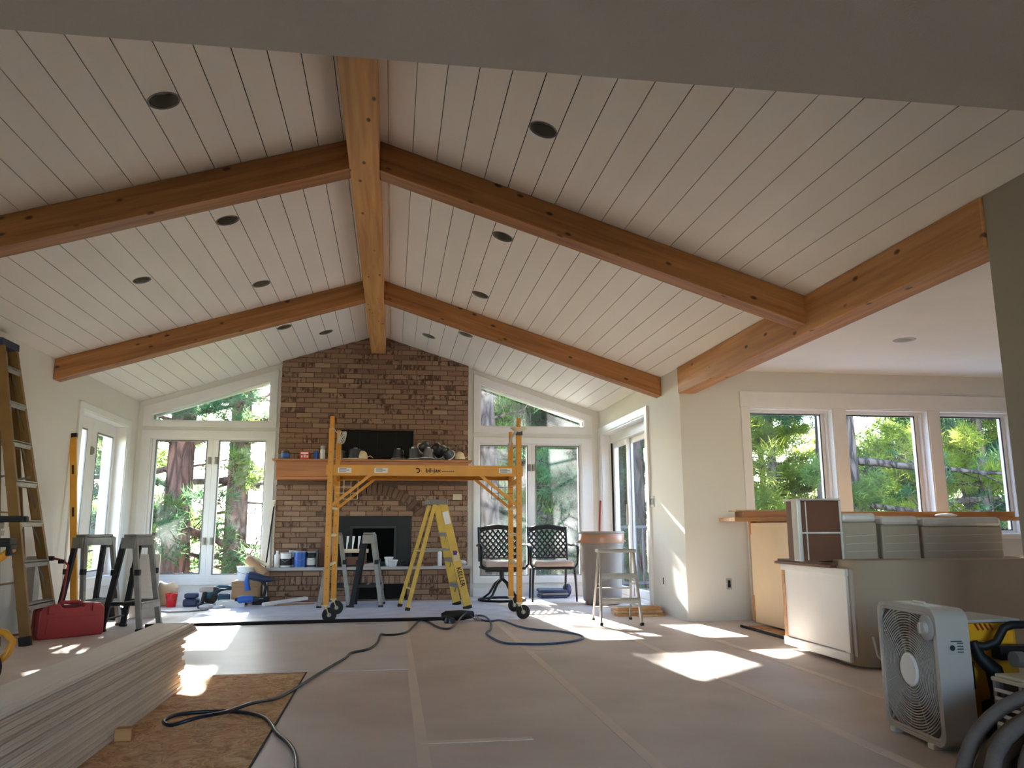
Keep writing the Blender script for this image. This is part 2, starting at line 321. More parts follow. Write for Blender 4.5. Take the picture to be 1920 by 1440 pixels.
# ------------------------------------------------------------ room shell
XL, XR, YB, APX, APZ = -3.18, 2.76, 10.55, -.225, 3.376
SR, SL = .322, .313
def zc(x): return APZ-SR*(x-APX) if x > APX else APZ-SL*(APX-x)
EZ = 2.42
g = G(); g.box(-3.6, 7.4, -4.0, 10.9, -.2, 0.0); floor = struct('floor', 'floor covered in pinkish brown protective paper', g, M_['paper'])
for i, (x0, x1, y0, y1) in enumerate([(.115,.165,-1,8.6), (.96,1.01,-1,8.9), (1.88,1.935,-1,6.9), (2.5,2.55,3.2,7.2), (.14,.6,3.47,3.515), (-.84,-.79,5.3,7.7)]):
    g = G(); g.box(x0, x1, y0, y1, 0, .0012+.0002*i); part(floor, 'tape_strip', g, M_['tape'])
g = G(); g.box(-1.95, 1.25, 7.88, 10.16, .0002, .003); part(floor, 'dust_sheet', g, M_['dust'], label='dusty white floor sheet before the hearth')
g = G(); g.box(-2.05, .13, 5.25, 7.76, .0002, .0028); part(floor, 'pale_sheet', g, M_['pale'], label='paler floor paper beyond the OSB sheet')
# back gable wall, openings cut through
LC = [-3.02,-1.60]; RC = [1.12,2.50]
Ltr = [(-3.02,2.215),(-1.585,2.215),(-1.585,2.765),(-3.02,2.295)]; Rtr = [(1.13,2.20),(2.56,2.20),(2.56,2.30),(1.13,2.78)]
outer = [(XL-.25,-.1),(XR+.2,-.1),(XR+.2,zc(XR+.2)+.06),(APX,APZ+.06),(XL-.25,zc(XL-.25)+.06)]
g = G(); g.slab(outer, [rect(-3.01,-1.60,.28,2.0), rect(1.12,2.51,.24,1.99), Ltr, Rtr], 0, .2, frameXZ(YB))
struct('wall_back', 'cream gable wall holding the brick chimney and tall windows', g, M_['wall'])
g = G(); g.slab(rect(-4.0,YB,-.1,2.53), [rect(8.70,10.13,.34,2.09)], 0, .25, frameYZ(XL,-1)); struct('wall_left', 'cream left wall with one recessed window', g, M_['wall'])
g = G(); g.slab(rect(7.42,YB,-.1,2.47), [rect(8.50,10.40,.0,2.10)], 0, .22, frameYZ(XR,1)); struct('wall_right', 'cream right wall holding the sliding patio door', g, M_['wall'])
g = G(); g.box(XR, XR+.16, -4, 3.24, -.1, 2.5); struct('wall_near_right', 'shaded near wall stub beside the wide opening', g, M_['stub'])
NW = [(3.465,4.36),(4.49,5.405),(5.525,6.40)]
g = G(); g.slab(rect(XR+.22,7.6,-.1,2.5), [rect(a,b,.78,2.035) for a, b in NW], 0, .22, frameXZ(7.42)); struct('wall_nook', 'cream nook wall with three deep windows', g, M_['wall'])
g = G(); g.slab(rect(-4,7.6,-.1,2.6), [rect(-3.4,-2.0,1.0,2.3)], 0, .2, frameYZ(7.2,1)); struct('wall_nook_right', 'far right nook wall', g, M_['wall'])  # opening added out of view so sky light reaches the nook
g = G(); g.slab(rect(-3.4,7.4,-.1,2.6), [rect(-1.2,1.0,.8,2.2)], 0, .2, frameXZ(-4.0)); struct('wall_front', 'wall behind the viewer with an unglazed opening added for fill light', g, M_['wall'])  # bare opening added behind the camera as sky fill
# ceilings
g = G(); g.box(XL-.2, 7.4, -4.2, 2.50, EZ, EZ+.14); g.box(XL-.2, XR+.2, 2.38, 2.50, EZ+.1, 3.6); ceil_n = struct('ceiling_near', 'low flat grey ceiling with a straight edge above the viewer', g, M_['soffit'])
g = G(); g.box(XR+.16, 7.4, 2.50, 7.66, 2.40, 2.55); g.box(XR, XR+.16, 2.5, 7.66, 2.44, 2.55); struct('ceiling_nook', 'flat white nook ceiling beyond the header beam', g, M_['ceil'])
ceiling = struct('ceiling', 'vaulted ceiling of white tongue and groove planks')
g = G()
for s, xe in ((1, XR+.3), (-1, XL-.3)):
    za = APZ+.17; ze = zc(xe)+.17
    g.add([(APX,2.3,za),(xe,2.3,ze),(xe,11.1,ze),(APX,11.1,za),(APX,2.3,za+.15),(xe,2.3,ze+.15),(xe,11.1,ze+.15),(APX,11.1,za+.15)],
          [(0,1,2,3),(4,5,6,7),(0,1,5,4),(1,2,6,5),(2,3,7,6),(3,0,4,7)])
part(ceiling, 'roof_deck', g, M_['dark'])
HOLES_R = [(.748,4.07),(.755,5.748),(.759,7.305),(.413,9.547),(.767,8.896)]
HOLES_L = [(-1.216,4.065),(-1.221,5.728),(-2.008,6.481),(-1.222,7.267),(-1.199,8.869),(-.835,9.553)]
def plank_side(sgn, slope, xe, holes):
    c = math.cos(math.atan(slope)); ulim = abs(xe-APX)/c
    w = .157/c; off = (.304 if sgn > 0 else .295)/c - 2*w
    edges = [0.0]; u = off+w if off < .02 else off
    while u < ulim-.02: edges.append(u); u += w
    edges.append(ulim)
    hs = []
    for (x, y) in holes:
        uc = abs(x-APX)/c; near = min(edges, key=lambda e: abs(e-uc)); r = .08 if y != 6.481 else .066
        if abs(near-uc) < .035: uc = near
        else: 
            k = max(i for i, e in enumerate(edges) if e <= uc); uc = (edges[k]+edges[k+1])/2; r = min(r, .078)
        hs.append((uc, y, r))
    Mx = Matrix(((sgn*c, 0, sgn*math.sin(math.atan(slope)), APX), (0,1,0,0), (-math.sin(math.atan(slope)), 0, c, APZ), (0,0,0,1)))
    for k in range(len(edges)-1):
        a, b = edges[k]+.0025, edges[k+1]-.0025; y0, y1 = 2.45, YB; N = 10
        inside = []; rt = []; lf = []
        for (uc, yc, r) in hs:
            if uc-r >= b or uc+r <= a: continue
            if a < uc-r and uc+r < b: inside.append([(uc+r*math.cos(2*PI*i/20), yc+r*math.sin(2*PI*i/20)) for i in range(20)]); continue
            if uc >= b-.01 or (uc+r > b and uc > a+.01): # bites the far edge
                h = math.sqrt(max(r*r-(b-uc)**2, 0)); a0 = math.atan2(-h, b-uc)
                rt.append((yc, [(uc+r*math.cos(a0-(2*PI+2*a0)*i/N), yc+r*math.sin(a0-(2*PI+2*a0)*i/N)) for i in range(N+1)]))
            else:
                h = math.sqrt(max(r*r-(a-uc)**2, 0)); a0 = math.atan2(h, a-uc)
                lf.append((yc, [(uc+r*math.cos(a0-2*a0*i/N), yc+r*math.sin(a0-2*a0*i/N)) for i in range(N+1)]))
        loop = [(a,y0),(b,y0)]
        for yc, arc in sorted(rt): loop += arc
        loop += [(b,y1),(a,y1)]
        for yc, arc in sorted(lf, reverse=True): loop += arc
        g = G(); g.slab(loop, inside, 0, .016, Mx); part(ceiling, 'plank', g, M_['plank'])
    return hs, Mx
hsR, MxR = plank_side(1, SR, XR+.0, HOLES_R); hsL, MxL = plank_side(-1, SL, XL, HOLES_L)
lab_R = ['in the right slope nearest the viewer','in the right slope second from the viewer','in the right slope just before the far rafter','in the right slope close to the chimney beside the ridge','in the right slope beyond the far rafter']
lab_L = ['in the left slope nearest the viewer','in the left slope just past the near rafter','smaller one low on the left slope','in the left slope just before the far rafter','in the left slope beyond the far rafter','in the left slope close to the chimney beside the ridge']
def downlight(Mx, u, y, r, lab, sgn):
    P = Mx @ Vector((u, y, 0)); R = Mx.to_3x3()
    t = thing('recessed_light', 'open grey recessed light housing '+lab, 'light', P, group='recessed light housings')
    F = Matrix.Translation(P) @ Matrix(((R[0][0],R[0][1],R[0][2]),(R[1][0],R[1][1],R[1][2]),(R[2][0],R[2][1],R[2][2]))).to_4x4()
    q = r*.985
    g = G(); g.lathe([(q-.003,.004),(q,.004),(q,.04),(q*.9,.075),(0,.08),(0,.077),(q*.88,.072),(q-.003,.038)], 24, F, close=True); part(t, 'housing', g, M_['olive'], smooth=40)
    g = G(); g.lathe([(.024,.076),(.024,.055),(.018,.05),(0,.05)], 12, F); part(t, 'lamp_socket', g, M_['lgrey'], smooth=40)
    g = G(); g.lathe([(r*.97,-.003),(r*1.05,-.003),(r*1.06,0.0),(r*.97,0.0)], 24, F, close=True); part(t, 'rim', g, M_['grey'], smooth=40)
for (u, y, r), lb in zip(hsR, lab_R): downlight(MxR, u, y, r, lb, 1)
for (u, y, r), lb in zip(hsL, lab_L): downlight(MxL, u, y, r, lb, -1)
t = thing('recessed_light', 'round grey recessed light in the flat nook ceiling', 'light', (4.2,5.96,2.4))
g = G(); g.lathe([(.055,0),(.085,-.004),(.09,0),(.055,.0)], 24, Matrix.Translation((4.2,5.96,2.4)), close=True); part(t, 'rim', g, M_['lgrey'], smooth=40)
g = G(); g.lathe([(.056,-.001),(.03,-.002),(0,-.002)], 24, Matrix.Translation((4.2,5.96,2.4))); part(t, 'reflector', g, M_['olive'], smooth=40)
# beams
def beam_single(name, label, g, m, loc, cat='beam', bev=.006): return single(name, g, m, label, cat, loc, bevel=bev)
g = G(); g.box(-.32, -.13, 2.50, 10.425, 3.13, 3.345); beam_single('ridge_beam', 'long knotty cedar ridge beam running to the brick chimney', g, M_['beamy'], (-.225, 6, 3.13))
def rafter(xr, xw, y0, dep, label, wdt=.155):
    th = math.atan2(zc(xw)-zc(xr), xw-xr); loc = (xr, y0+wdt/2, zc(xr)-dep)
    I = Matrix.Translation(loc) @ Matrix.Rotation(-th, 4, 'Y')
    vs = []
    for y in (y0, y0+wdt): vs += [(xr,y,zc(xr)-.001),(xw,y,zc(xw)-.001),(xw,y,zc(xw)-dep),(xr,y,zc(xr)-dep)]
    g = G(); g.add(vs, [(0,1,2,3),(4,5,6,7),(0,1,5,4),(1,2,6,5),(2,3,7,6),(3,0,4,7)]); g.v = [tuple(I.inverted() @ Vector(p)) for p in g.v]
    o = single('rafter_beam', g, M_['beam'], label, 'beam', loc, bevel=.005, w=False); o.rotation_euler = (0,-th,0); o['group'] = 'cedar rafter beams'
rafter(-.13, XR-.005, 4.91, .205, 'near cedar rafter sloping down to the pale header beam')
rafter(-.32, XL+.005, 4.91, .205, 'near cedar rafter sloping down above the tall step ladder')
rafter(-.13, XR-.005, 7.93, .20, 'far cedar rafter ending above the sliding patio door')
rafter(-.32, XL+.005, 7.93, .20, 'far cedar rafter ending above the recessed left window')
g = G(); g.box(XR-.015, XR+.16, 3.245, 7.415, 2.16, 2.415); beam_single('header_beam', 'pale knotty header beam across the wide nook opening', g, M_['beamh'], (2.8,5.3,2.16))

# ------------------------------------------------------------ windows
def ringslab(o, h, d0, d1, M): g = G(); g.slab(o, [h], d0, d1, M); return g
def latch(t, c, M):
    g = G(); g.box(c[0]-.018, c[0]+.018, c[1]-.045, c[1]+.045, c[2]-.02, c[2], M); g.box(c[0]-.008, c[0]+.008, c[1]-.03, c[1]+.03, c[2]-.035, c[2]-.02, M); part(t, 'latch', g, M_['olive'])
def casement(idx, label, outer, opening, glasses, M, dep, dirt, jamb=.2, sash_t=.05, latches=(), wall=.2):
    t = struct('window_%d' % idx, label)
    (a,b,c,d) = outer; (oa,ob,oc,od) = opening
    part(t, 'casing', ringslab(rect(a,b,c,d), rect(oa,ob,oc,od), -.022, 0, M), M_['trim'], bevel=.003)
    part(t, 'jamb', ringslab(rect(oa-.004,ob+.004,oc-.004,od+.004), rect(oa+.014,ob-.014,oc+.014,od-.014), -.01, wall, M), M_['trim'])
    n = len(glasses)
    xs = [oa+.014]+[(glasses[i][1]+glasses[i+1][0])/2 for i in range(n-1)]+[ob-.014]
    for i, (ga,gb,gc,gd) in enumerate(glasses):
        part(t, 'sash', ringslab(rect(xs[i],xs[i+1],oc+.014,od-.014), rect(ga,gb,gc,gd), dep-sash_t, dep+.02, M), M_['trim'], bevel=.004)
        g = G(); g.box(ga-.01, gb+.01, gc-.01, gd+.01, dep-.008, dep-.002, M); part(t, 'pane', g, M_[dirt[i]])
        part(t, 'glazing_bead', ringslab(rect(ga-.012,gb+.012,gc-.012,gd+.012), rect(ga+.003,gb-.003,gc+.003,gd-.003), dep-sash_t-.004, dep-sash_t+.01, M), M_['grey'])
    for c in latches: latch(t, c, M)
    return t
FB = frameXZ(YB)
casement(1, 'pair of tall casement windows left of the chimney', (-3.12,-1.495,.195,2.10), (-3.01,-1.60,.28,2.0), [(-2.945,-2.345,.335,1.965),(-2.185,-1.625,.325,1.965)], FB, .07, ['dirty','dirty'],
    latches=[(-2.215,1.72,.02),(-2.30,1.72,.02),(-2.215,.72,.02),(-2.30,.72,.02)])
casement(2, 'pair of tall casement windows behind the patio chairs', (1.045,2.655,.165,2.06), (1.12,2.51,.24,1.99), [(1.14,1.765,.27,1.945),(1.89,2.47,.265,1.945)], FB, .07, ['dirtier','dirtier'],
    latches=[(1.80,1.66,.02),(1.855,1.66,.02)])
def transom(idx, label, outer, gl, ins, dirt):
    t = struct('window_%d' % idx, label)
    part(t, 'casing', ringslab(outer, gl, -.022, .0, FB), M_['trim'], bevel=.003)
    part(t, 'jamb', ringslab([(p[0]+(-.004 if p[0] < sum(q[0] for q in gl)/4 else .004), p[1]) for p in gl], ins, -.005, .2, FB), M_['trim'])
    part(t, 'sash', ringslab(gl, [(p[0],p[1]) for p in ins], .03, .09, FB), M_['trim'])
    g = G(); g.slab(ins, [], .06, .066, FB); part(t, 'pane', g, M_[dirt])
transom(3, 'sloping transom window left of the chimney', [(-3.12,2.145),(-1.495,2.145),(-1.495,2.905),(-3.12,2.392)], Ltr, [(-3.0,2.23),(-1.60,2.23),(-1.60,2.745),(-3.0,2.287)], 'dirty')
transom(4, 'sloping transom window right of the chimney', [(1.045,2.115),(2.665,2.115),(2.665,2.36),(1.045,2.915)], Rtr, [(1.145,2.215),(2.545,2.215),(2.545,2.292),(1.145,2.76)], 'dirtier')
casement(5, 'recessed casement window in the left wall', (8.60,10.23,.25,2.16), (8.70,10.13,.34,2.09), [(8.79,9.20,.42,1.93),(9.53,10.02,.42,1.93)], frameYZ(XL,-1), .16, ['glass','glass'], latches=[(9.36,1.72,.11)], wall=.25)
t = struct('door_1', 'white sliding glass patio door in the right wall'); M = frameYZ(XR,1)
part(t, 'casing', ringslab([(8.41,0),(10.52,0),(10.52,2.19),(8.41,2.19)], [(8.50,.0),(10.40,.0),(10.40,2.10),(8.50,2.10)], -.022, 0, M), M_['trim'], bevel=.003)
part(t, 'jamb', ringslab(rect(8.496,10.404,-.004,2.104), rect(8.515,10.385,.02,2.085), -.01, .22, M), M_['trim'])
part(t, 'head_frame', ringslab(rect(8.515,10.385,.02,2.085), rect(8.56,10.33,.05,1.97), .10, .2, M), M_['trim'])
for (a, b, d, nm) in ((9.62,10.31,.15,'sliding_panel'),(8.56,9.68,.185,'fixed_panel')):
    p = part(t, nm, ringslab(rect(a,b,.05,1.97), rect(a+.075,b-.075,.15,1.90), d-.03, d, M), M_['trim'], bevel=.004)
    g = G(); g.box(a+.07, b-.07, .145, 1.905, d-.018, d-.012, M); part(p, 'pane', g, M_['glass'])
g = G(); g.box(10.31,10.33,.05,1.97,.10,.14,M); part(t, 'weather_strip', g, M_['deepblack'])
g = G(); g.box(9.68,9.70,.9,1.15,.10,.12,M); part(t, 'handle', g, M_['lgrey'])
FN = frameXZ(7.42)
for k, (a, b) in enumerate(NW):
    t = struct('window_%d' % (6+k), ['nook window nearest the patio door','middle nook window with the big pine trunk','nook window beside the near wall stub'][k])
    part(t, 'jamb', ringslab(rect(a-.004,b+.004,.776,2.039), rect(a+.012,b-.012,.79,2.025), -.012, .22, FN), M_['trim'])
    part(t, 'stop', ringslab(rect(a+.012,b-.012,.79,2.025), rect(a+.03,b-.03,.80,2.0), .07, .12, FN), M_['trim'])
    part(t, 'sash', ringslab(rect(a+.012,b-.012,.79,2.025), rect(a+.05,b-.075,.83,1.985), .12, .17, FN), M_['trim'], bevel=.004)
    g = G(); g.box(a+.045, b-.07, .825, 1.99, .145, .151, FN); part(t, 'pane', g, M_['glass'])
    part(t, 'glazing_bead', ringslab(rect(a+.044,b-.069,.824,1.991), rect(a+.054,b-.079,.834,1.981), .115, .125, FN), M_['blackm'])
t = struct('trim_1', 'white casing around the three nook windows')
g = G(); g.box(3.375, 6.46, 2.035, 2.19, -.03, 0, FN); part(t, 'head_board', g, M_['trim'], bevel=.003)
for a, b in ((3.385,3.465),(4.36,4.49),(5.405,5.525),(6.38,6.46)):
    g = G(); g.box(a, b, .0 if a < 3.4 else .70, 2.035, -.02, 0, FN); part(t, 'casing', g, M_['trim'], bevel=.003)
g = G(); g.box(3.465, 6.5, .74, .79, -.06, 0, FN); part(t, 'sill', g, M_['trim'], bevel=.003)
t = struct('baseboard_back', 'white baseboards under the back windows')
for a, b in ((-3.17,-1.6),(1.05,2.75)):
    g = G(); g.box(a, b, 0, .11, -.014, 0, FB); part(t, 'board', g, M_['trim'])
# wall plates
def plate(name, label, c, n, size, col, holes=True, cat='switch'):
    t = thing(name, label, cat, c); g = G()
    if n == 'x': g.box(c[0]-.008, c[0], c[1]-size[0]/2, c[1]+size[0]/2, c[2]-size[1]/2, c[2]+size[1]/2)
    else: g.box(c[0]-size[0]/2, c[0]+size[0]/2, c[1]-.008, c[1], c[2]-size[1]/2, c[2]+size[1]/2)
    part(t, 'plate', g, M_[col], bevel=.002); k = max(1, int(round(size[0]/.045)))
    for i in range(k):
        o = (i-(k-1)/2)*size[0]/k; g = G()
        if n == 'x': g.box(c[0]-.011, c[0]-.007, c[1]+o-.012, c[1]+o+.012, c[2]-.033, c[2]+.033)
        else: g.box(c[0]+o-.012, c[0]+o+.012, c[1]-.011, c[1]-.007, c[2]-.033, c[2]+.033)
        part(t, 'toggle', g, M_['black'] if holes else M_['beige'])
plate('light_switch', 'triple light switch without cover beside the patio door', (XR,8.36,1.14), 'x', (.14,.115), 'lgrey')
plate('wall_outlet', 'bare outlet low on the wall beside the patio door', (XR,8.07,.33), 'x', (.05,.11), 'white', cat='outlet')
plate('wall_outlet', 'open dark outlet box on the nook wall', (3.174,7.42,.337), 'y', (.052,.105), 'lgrey', cat='outlet')
plate('wall_switch', 'cream double switch plate on the brick chimney', (.825,10.405,1.262), 'y', (.115,.075), 'beige', False)

# ------------------------------------------------------------ brick chimney
YF = 10.415; CH = .0655; BL = .2035
fp = thing('fireplace', 'brown brick chimney breast with fireplace rising to the ridge', 'fireplace', (-.23, YF, 0))
g = G(); CX0, CX1 = -1.447, .968
g.slab([(CX0+.008,0),(CX1-.008,0),(CX1-.008,zc(CX1)-.002),(APX,APZ-.002),(CX0+.008,zc(CX0)-.002)], [rect(-.683,.248,1.735,2.115), rect(-.70,.24,.38,1.02)], 0, .04, frameXZ(YF+.008))
g.box(CX0+.008, CX0+.03, YF+.05, YB, 0, 2.95); g.box(CX1-.03, CX1-.008, YF+.05, YB, 0, 2.95)
part(fp, 'mortar_core', g, M_['mortar'])
variants = []
for k in range(5):
    j = lambda: random.uniform(-.0016, .0016)
    me = bpy.data.meshes.new('brick'); a, h = (BL-.009)/2, (CH-.009)/2; c = .004
    ring = [(-a+c,-h),(a-c,-h),(a,-h+c),(a,h-c),(a-c,h),(-a+c,h),(-a,h-c),(-a,-h+c)]; ring = [(x+j(), z+j()) for x, z in ring]
    inner = [(x*.985, z*.93) for x, z in ring]
    me.from_pydata([(x,0,z) for x, z in inner]+[(x,.003,z) for x, z in ring]+[(x,.03,z) for x, z in ring], [],
        [tuple(range(8))]+[(i,(i+1)%8,8+(i+1)%8,8+i) for i in range(8)]+[(8+i,8+(i+1)%8,16+(i+1)%8,16+i) for i in range(8)])
    me.materials.append(M_['brick']); variants.append(me)
def brick_obj(parent, x, y, z, rot=0, sx=1.0):
    o = bpy.data.objects.new('brick', random.choice(variants)); COL.objects.link(o); o.parent = parent
    r = ROOTM[parent.name].translation; o.location = (x-r.x, y-r.y+random.uniform(-.003,.002), z-r.z); o.rotation_euler = (0, rot, 0); o.scale = (sx,1,1); return o
ops = [(-.690,.255,1.728,2.122), (-1.43,.97,1.455,1.70), (-.707,.247,.2,1.027)]
AC = (-.23, .62); AR = .66     # arch of upright bricks over the firebox
full = []; cut = G()
nrow = int((APZ-.3)/CH)+1
for r in range(nrow):
    zb = .30+r*CH; zt = zb+CH; x = CX0-(BL/2 if r % 2 else 0)+random.uniform(-.004,.004)
    while x < CX1:
        a, b = max(x, CX0), min(x+BL, CX1); x += BL
        if b-a < .03: continue
        segs = [(a, b)]
        for (oa,ob,oc,od) in ops:
            if zt <= oc+.02 or zb >= od-.02: continue
            ns = []
            for (p, q) in segs:
                if q <= oa or p >= ob: ns.append((p, q))
                else:
                    if p < oa-.02: ns.append((p, oa))
                    if q > ob+.02: ns.append((ob, q))
            segs = ns
        zm = (zb+zt)/2
        if zm > 1.02:
            ns = []
            for (p, q) in segs:
                rr = [math.hypot(v-AC[0], zm-AC[1]) for v in (p, (p+q)/2, q)]
                if any(AR-.005 < t < AR+.155 for t in rr):
                    n = 12; st = None
                    for i in range(n+1):
                        v = p+(q-p)*i/n; ok = not (AR-.002 < math.hypot(v-AC[0], zm-AC[1]) < AR+.152)
                        if ok and st is None: st = v
                        if (not ok or i == n) and st is not None:
                            e = v if ok else p+(q-p)*(i-1)/n
                            if e-st > .03: ns.append((st, e))
                            st = None
                else: ns.append((p, q))
            segs = ns
        for (p, q) in segs:
            if q-p < .025: continue
            top = min(zc(p+.004), zc(q-.004)) - .004; topm = max(zc(p), zc(q))
            if zt < top and abs(q-p-BL) < .012: full.append((zb, (p+q)/2, zm))
            elif zb+.012 < topm:
                pts = [(p+.0045,zb+.0045),(q-.0045,zb+.0045)]
                tr_, tl_ = min(zt-.0045, zc(q)-.004), min(zt-.0045, zc(p)-.004)
                if tr_ < zb+.01 and tl_ < zb+.01: continue
                pts += [(q-.0045,max(tr_,zb+.006)),(p+.0045,max(tl_,zb+.006))]
                cut.slab(pts, [], random.uniform(-.003,.002), .03, frameXZ(YF))
full.sort()
for i, (zb, xm, zm) in enumerate(full):
    if i < 255: brick_obj(fp, xm, YF, zm)
    else:
        a, h = (BL-.009)/2, (CH-.009)/2; cut.box(xm-a, xm+a, YF+random.uniform(-.003,.002), YF+.03, zm-h, zm+h)
part(fp, 'brick_courses', cut, M_['bricks'], kind='stuff')
arch_me = variants[0].copy(); arch_me.materials[0] = M_['brickarch']
n = 21
for i in range(n):
    A = math.radians(142)-math.radians(104)*i/(n-1); rr = AR+.075
    o = brick_obj(fp, AC[0]+rr*math.cos(A), YF-.006, AC[1]+rr*math.sin(A), rot=-A, sx=.68); o.data = arch_me
g = G(); g.slab(rect(-.72,.285,1.70,2.15), [rect(-.683,.248,1.735,2.115)], .02, .06, FB @ Matrix.Translation((0,0,YF-YB))); part(fp, 'niche_lining', g, M_['deepblack'])
g = G(); g.box(-.69,.255,YF+.10,YF+.13,1.73,2.12); part(fp, 'niche_back', g, M_['deepblack'])
g = G()
for a in (-.45,-.22,.02): g.box(a, a+.012, YF+.085, YF+.10, 1.74, 2.11)
part(fp, 'niche_panel_seam', g, M_['black'])
# firebox insert
g = G(); g.slab(rect(-.698,.236,.385,1.018), [rect(-.52,.06,.43,.90)], -.012, .03, FB @ Matrix.Translation((0,0,YF-YB))); part(fp, 'firebox_surround', g, M_['black'], bevel=.004)
g = G(); g.box(-.52,.06,YF+.09,YF+.12,.40,.92); g.box(-.54,-.52,YF,YF+.12,.40,.92); g.box(.06,.08,YF,YF+.12,.40,.92); part(fp, 'firebox_interior', g, M_['deepblack'])
dr = part(fp, 'firebox_door', ringslab(rect(-.52,.06,.43,.90), rect(-.49,.03,.46,.87), -.02, -.005, FB @ Matrix.Translation((0,0,YF-YB))), M_['blackm'])
g = G(); g.box(-.49,.03,YF-.014,YF-.010,.46,.87); part(dr, 'pane', g, M_['sooty'])
g = G(); g.cyl((-.23,YF-.04,.62),(-.23,YF-.04,.72),.008); part(dr, 'handle', g, M_['dgrey'])
# mantel
mt = thing('mantel_shelf', 'oak mantel shelf on the brick chimney above the firebox', 'mantel', (-.22,10.29,1.44))
g = G(); g.box(-1.465,.985,10.10,10.41,1.69,1.715); part(mt, 'top_board', g, M_['mantel'], bevel=.004)
g = G(); g.box(-1.42,.945,10.15,10.41,1.50,1.69); part(mt, 'fascia', g, M_['mantel'], bevel=.003)
g = G(); g.box(-1.42,.945,10.13,10.41,1.462,1.50); part(mt, 'bottom_moulding', g, M_['mantel'], bevel=.006)
# raised hearth
YH = 10.17
he = thing('raised_hearth', 'raised brick hearth with pale slab top', 'hearth', (-.26,YH,0))
g = G(); g.box(-1.505,1.0,YH-.03,YF-.004,.372,.405); part(he, 'slab', g, M_['concrete'], bevel=.004)
g = G(); g.slab([(-1.46,0),(.972,0),(.972,.372),(-1.46,.372)], [rect(-.40,.20,.02,.20)], .008, .05, FB @ Matrix.Translation((0,0,YH-YB))); g.box(-1.46,-1.42,YH+.05,YF-.004,0,.372); g.box(.93,.972,YH+.05,YF-.004,0,.372); part(he, 'mortar_core', g, M_['mortar'])
g = G(); g.box(-.42,.22,YH+.18,YH+.2,.01,.21); g.box(-.42,-.40,YH+.055,YH+.2,.01,.21); g.box(.20,.22,YH+.055,YH+.2,.01,.21); part(he, 'ash_opening', g, M_['deepblack'])
for r, (zb, kind) in enumerate([(.002,'s'),(.0675,'s'),(.133,'s'),(.2385,'u'),(.3375,'h')]):
    if kind == 's':
        x = -1.46-(BL/2 if r % 2 else 0)
        while x < .972:
            a, b = max(x,-1.46), min(x+BL,.972); x += BL
            if b-a < .05: continue
            if a < .19 and b > -.39 and zb < .22:
                if a < -.40: b = min(b,-.40)
                elif b > .20: a = max(a,.20)
                else: continue
                if b-a < .04: continue
            brick_obj(he, (a+b)/2, YH, zb+CH/2, sx=(b-a)/BL)
    elif kind == 'u':
        x = -1.46
        while x < .96:
            brick_obj(he, x+CH/2, YH, .247, rot=PI/2, sx=.46).location.z = .2505; x += CH
    else:
        x = -1.46
        while x < .96: o = brick_obj(he, x+BL/2, YH, .334, sx=1); o.scale = (1,1,.9); x += BL
# ------------------------------------------------------------ scaffold
s = thing('rolling_scaffold', 'yellow rolling scaffold frame on four castors in front of the fireplace', 'scaffold', (.33,8.29,0), rz=-.03)
L = dict(w=False)
px_, py_ = .92, .355
for sx in (-1, 1):
    fr_top = {(-1,-1):1.955, (-1,1):1.90, (1,-1):1.955, (1,1):1.90}
    for sy in (-1, 1):
        g = G(); g.box(sx*px_-.026, sx*px_+.026, sy*py_-.024, sy*py_+.024, .155, fr_top[(sx,sy)]-.12); g.cyl((sx*px_,sy*py_,fr_top[(sx,sy)]-.14),(sx*px_,sy*py_,fr_top[(sx,sy)]),.021, n=12)
        po = part(s, 'post', g, M_['yellow'], smooth=40, bevel=.004, **L)
        g = G()
        for k in range(14): g.cyl((sx*px_,sy*py_-.0245,.3+k*.1),(sx*px_,sy*py_-.0235,.3+k*.1),.004, n=8)
        part(po, 'pin_holes', g, M_['black'], kind='stuff', **L)
        ca = G(); ca.box(sx*px_-.03, sx*px_+.03, sy*py_-.03, sy*py_+.03, .145, .16); ca.cyl((sx*px_,sy*py_,.12),(sx*px_,sy*py_,.15),.018)
        ox = .035
        for q in (-1, 1): ca.bar((sx*px_+ox*.3, sy*py_+q*.024, .135), (sx*px_+ox, sy*py_+q*.024, .06), .05, .005, up=(1,0,0))
        cc = part(s, 'castor_fork', ca, M_['cream'], bevel=.002, **L)
        g = G(); g.lathe([(.02,-.018),(.055,-.018),(.066,-.012),(.068,0),(.066,.012),(.055,.018),(.02,.018)], 28, Matrix.Translation((sx*px_+ox,sy*py_,.068)) @ Matrix.Rotation(PI/2,4,'X'), close=True); part(cc, 'wheel', g, M_['rubber'], smooth=40, **L)
        g = G(); g.cyl((sx*px_+ox,sy*py_-.024,.068),(sx*px_+ox,sy*py_+.024,.068),.02); part(cc, 'hub', g, M_['lgrey'], smooth=40, **L)
    for z in (.52,.80,1.07):
        g = G(); g.cyl((sx*px_,-py_,z),(sx*px_,py_,z),.016, n=10); part(s, 'rung', g, M_['cream'], smooth=40, **L)
    g = G(); g.box(sx*px_-.02,sx*px_+.02,-py_,py_,1.30,1.35); part(s, 'end_crossbar', g, M_['yellow'], **L)
rails = []
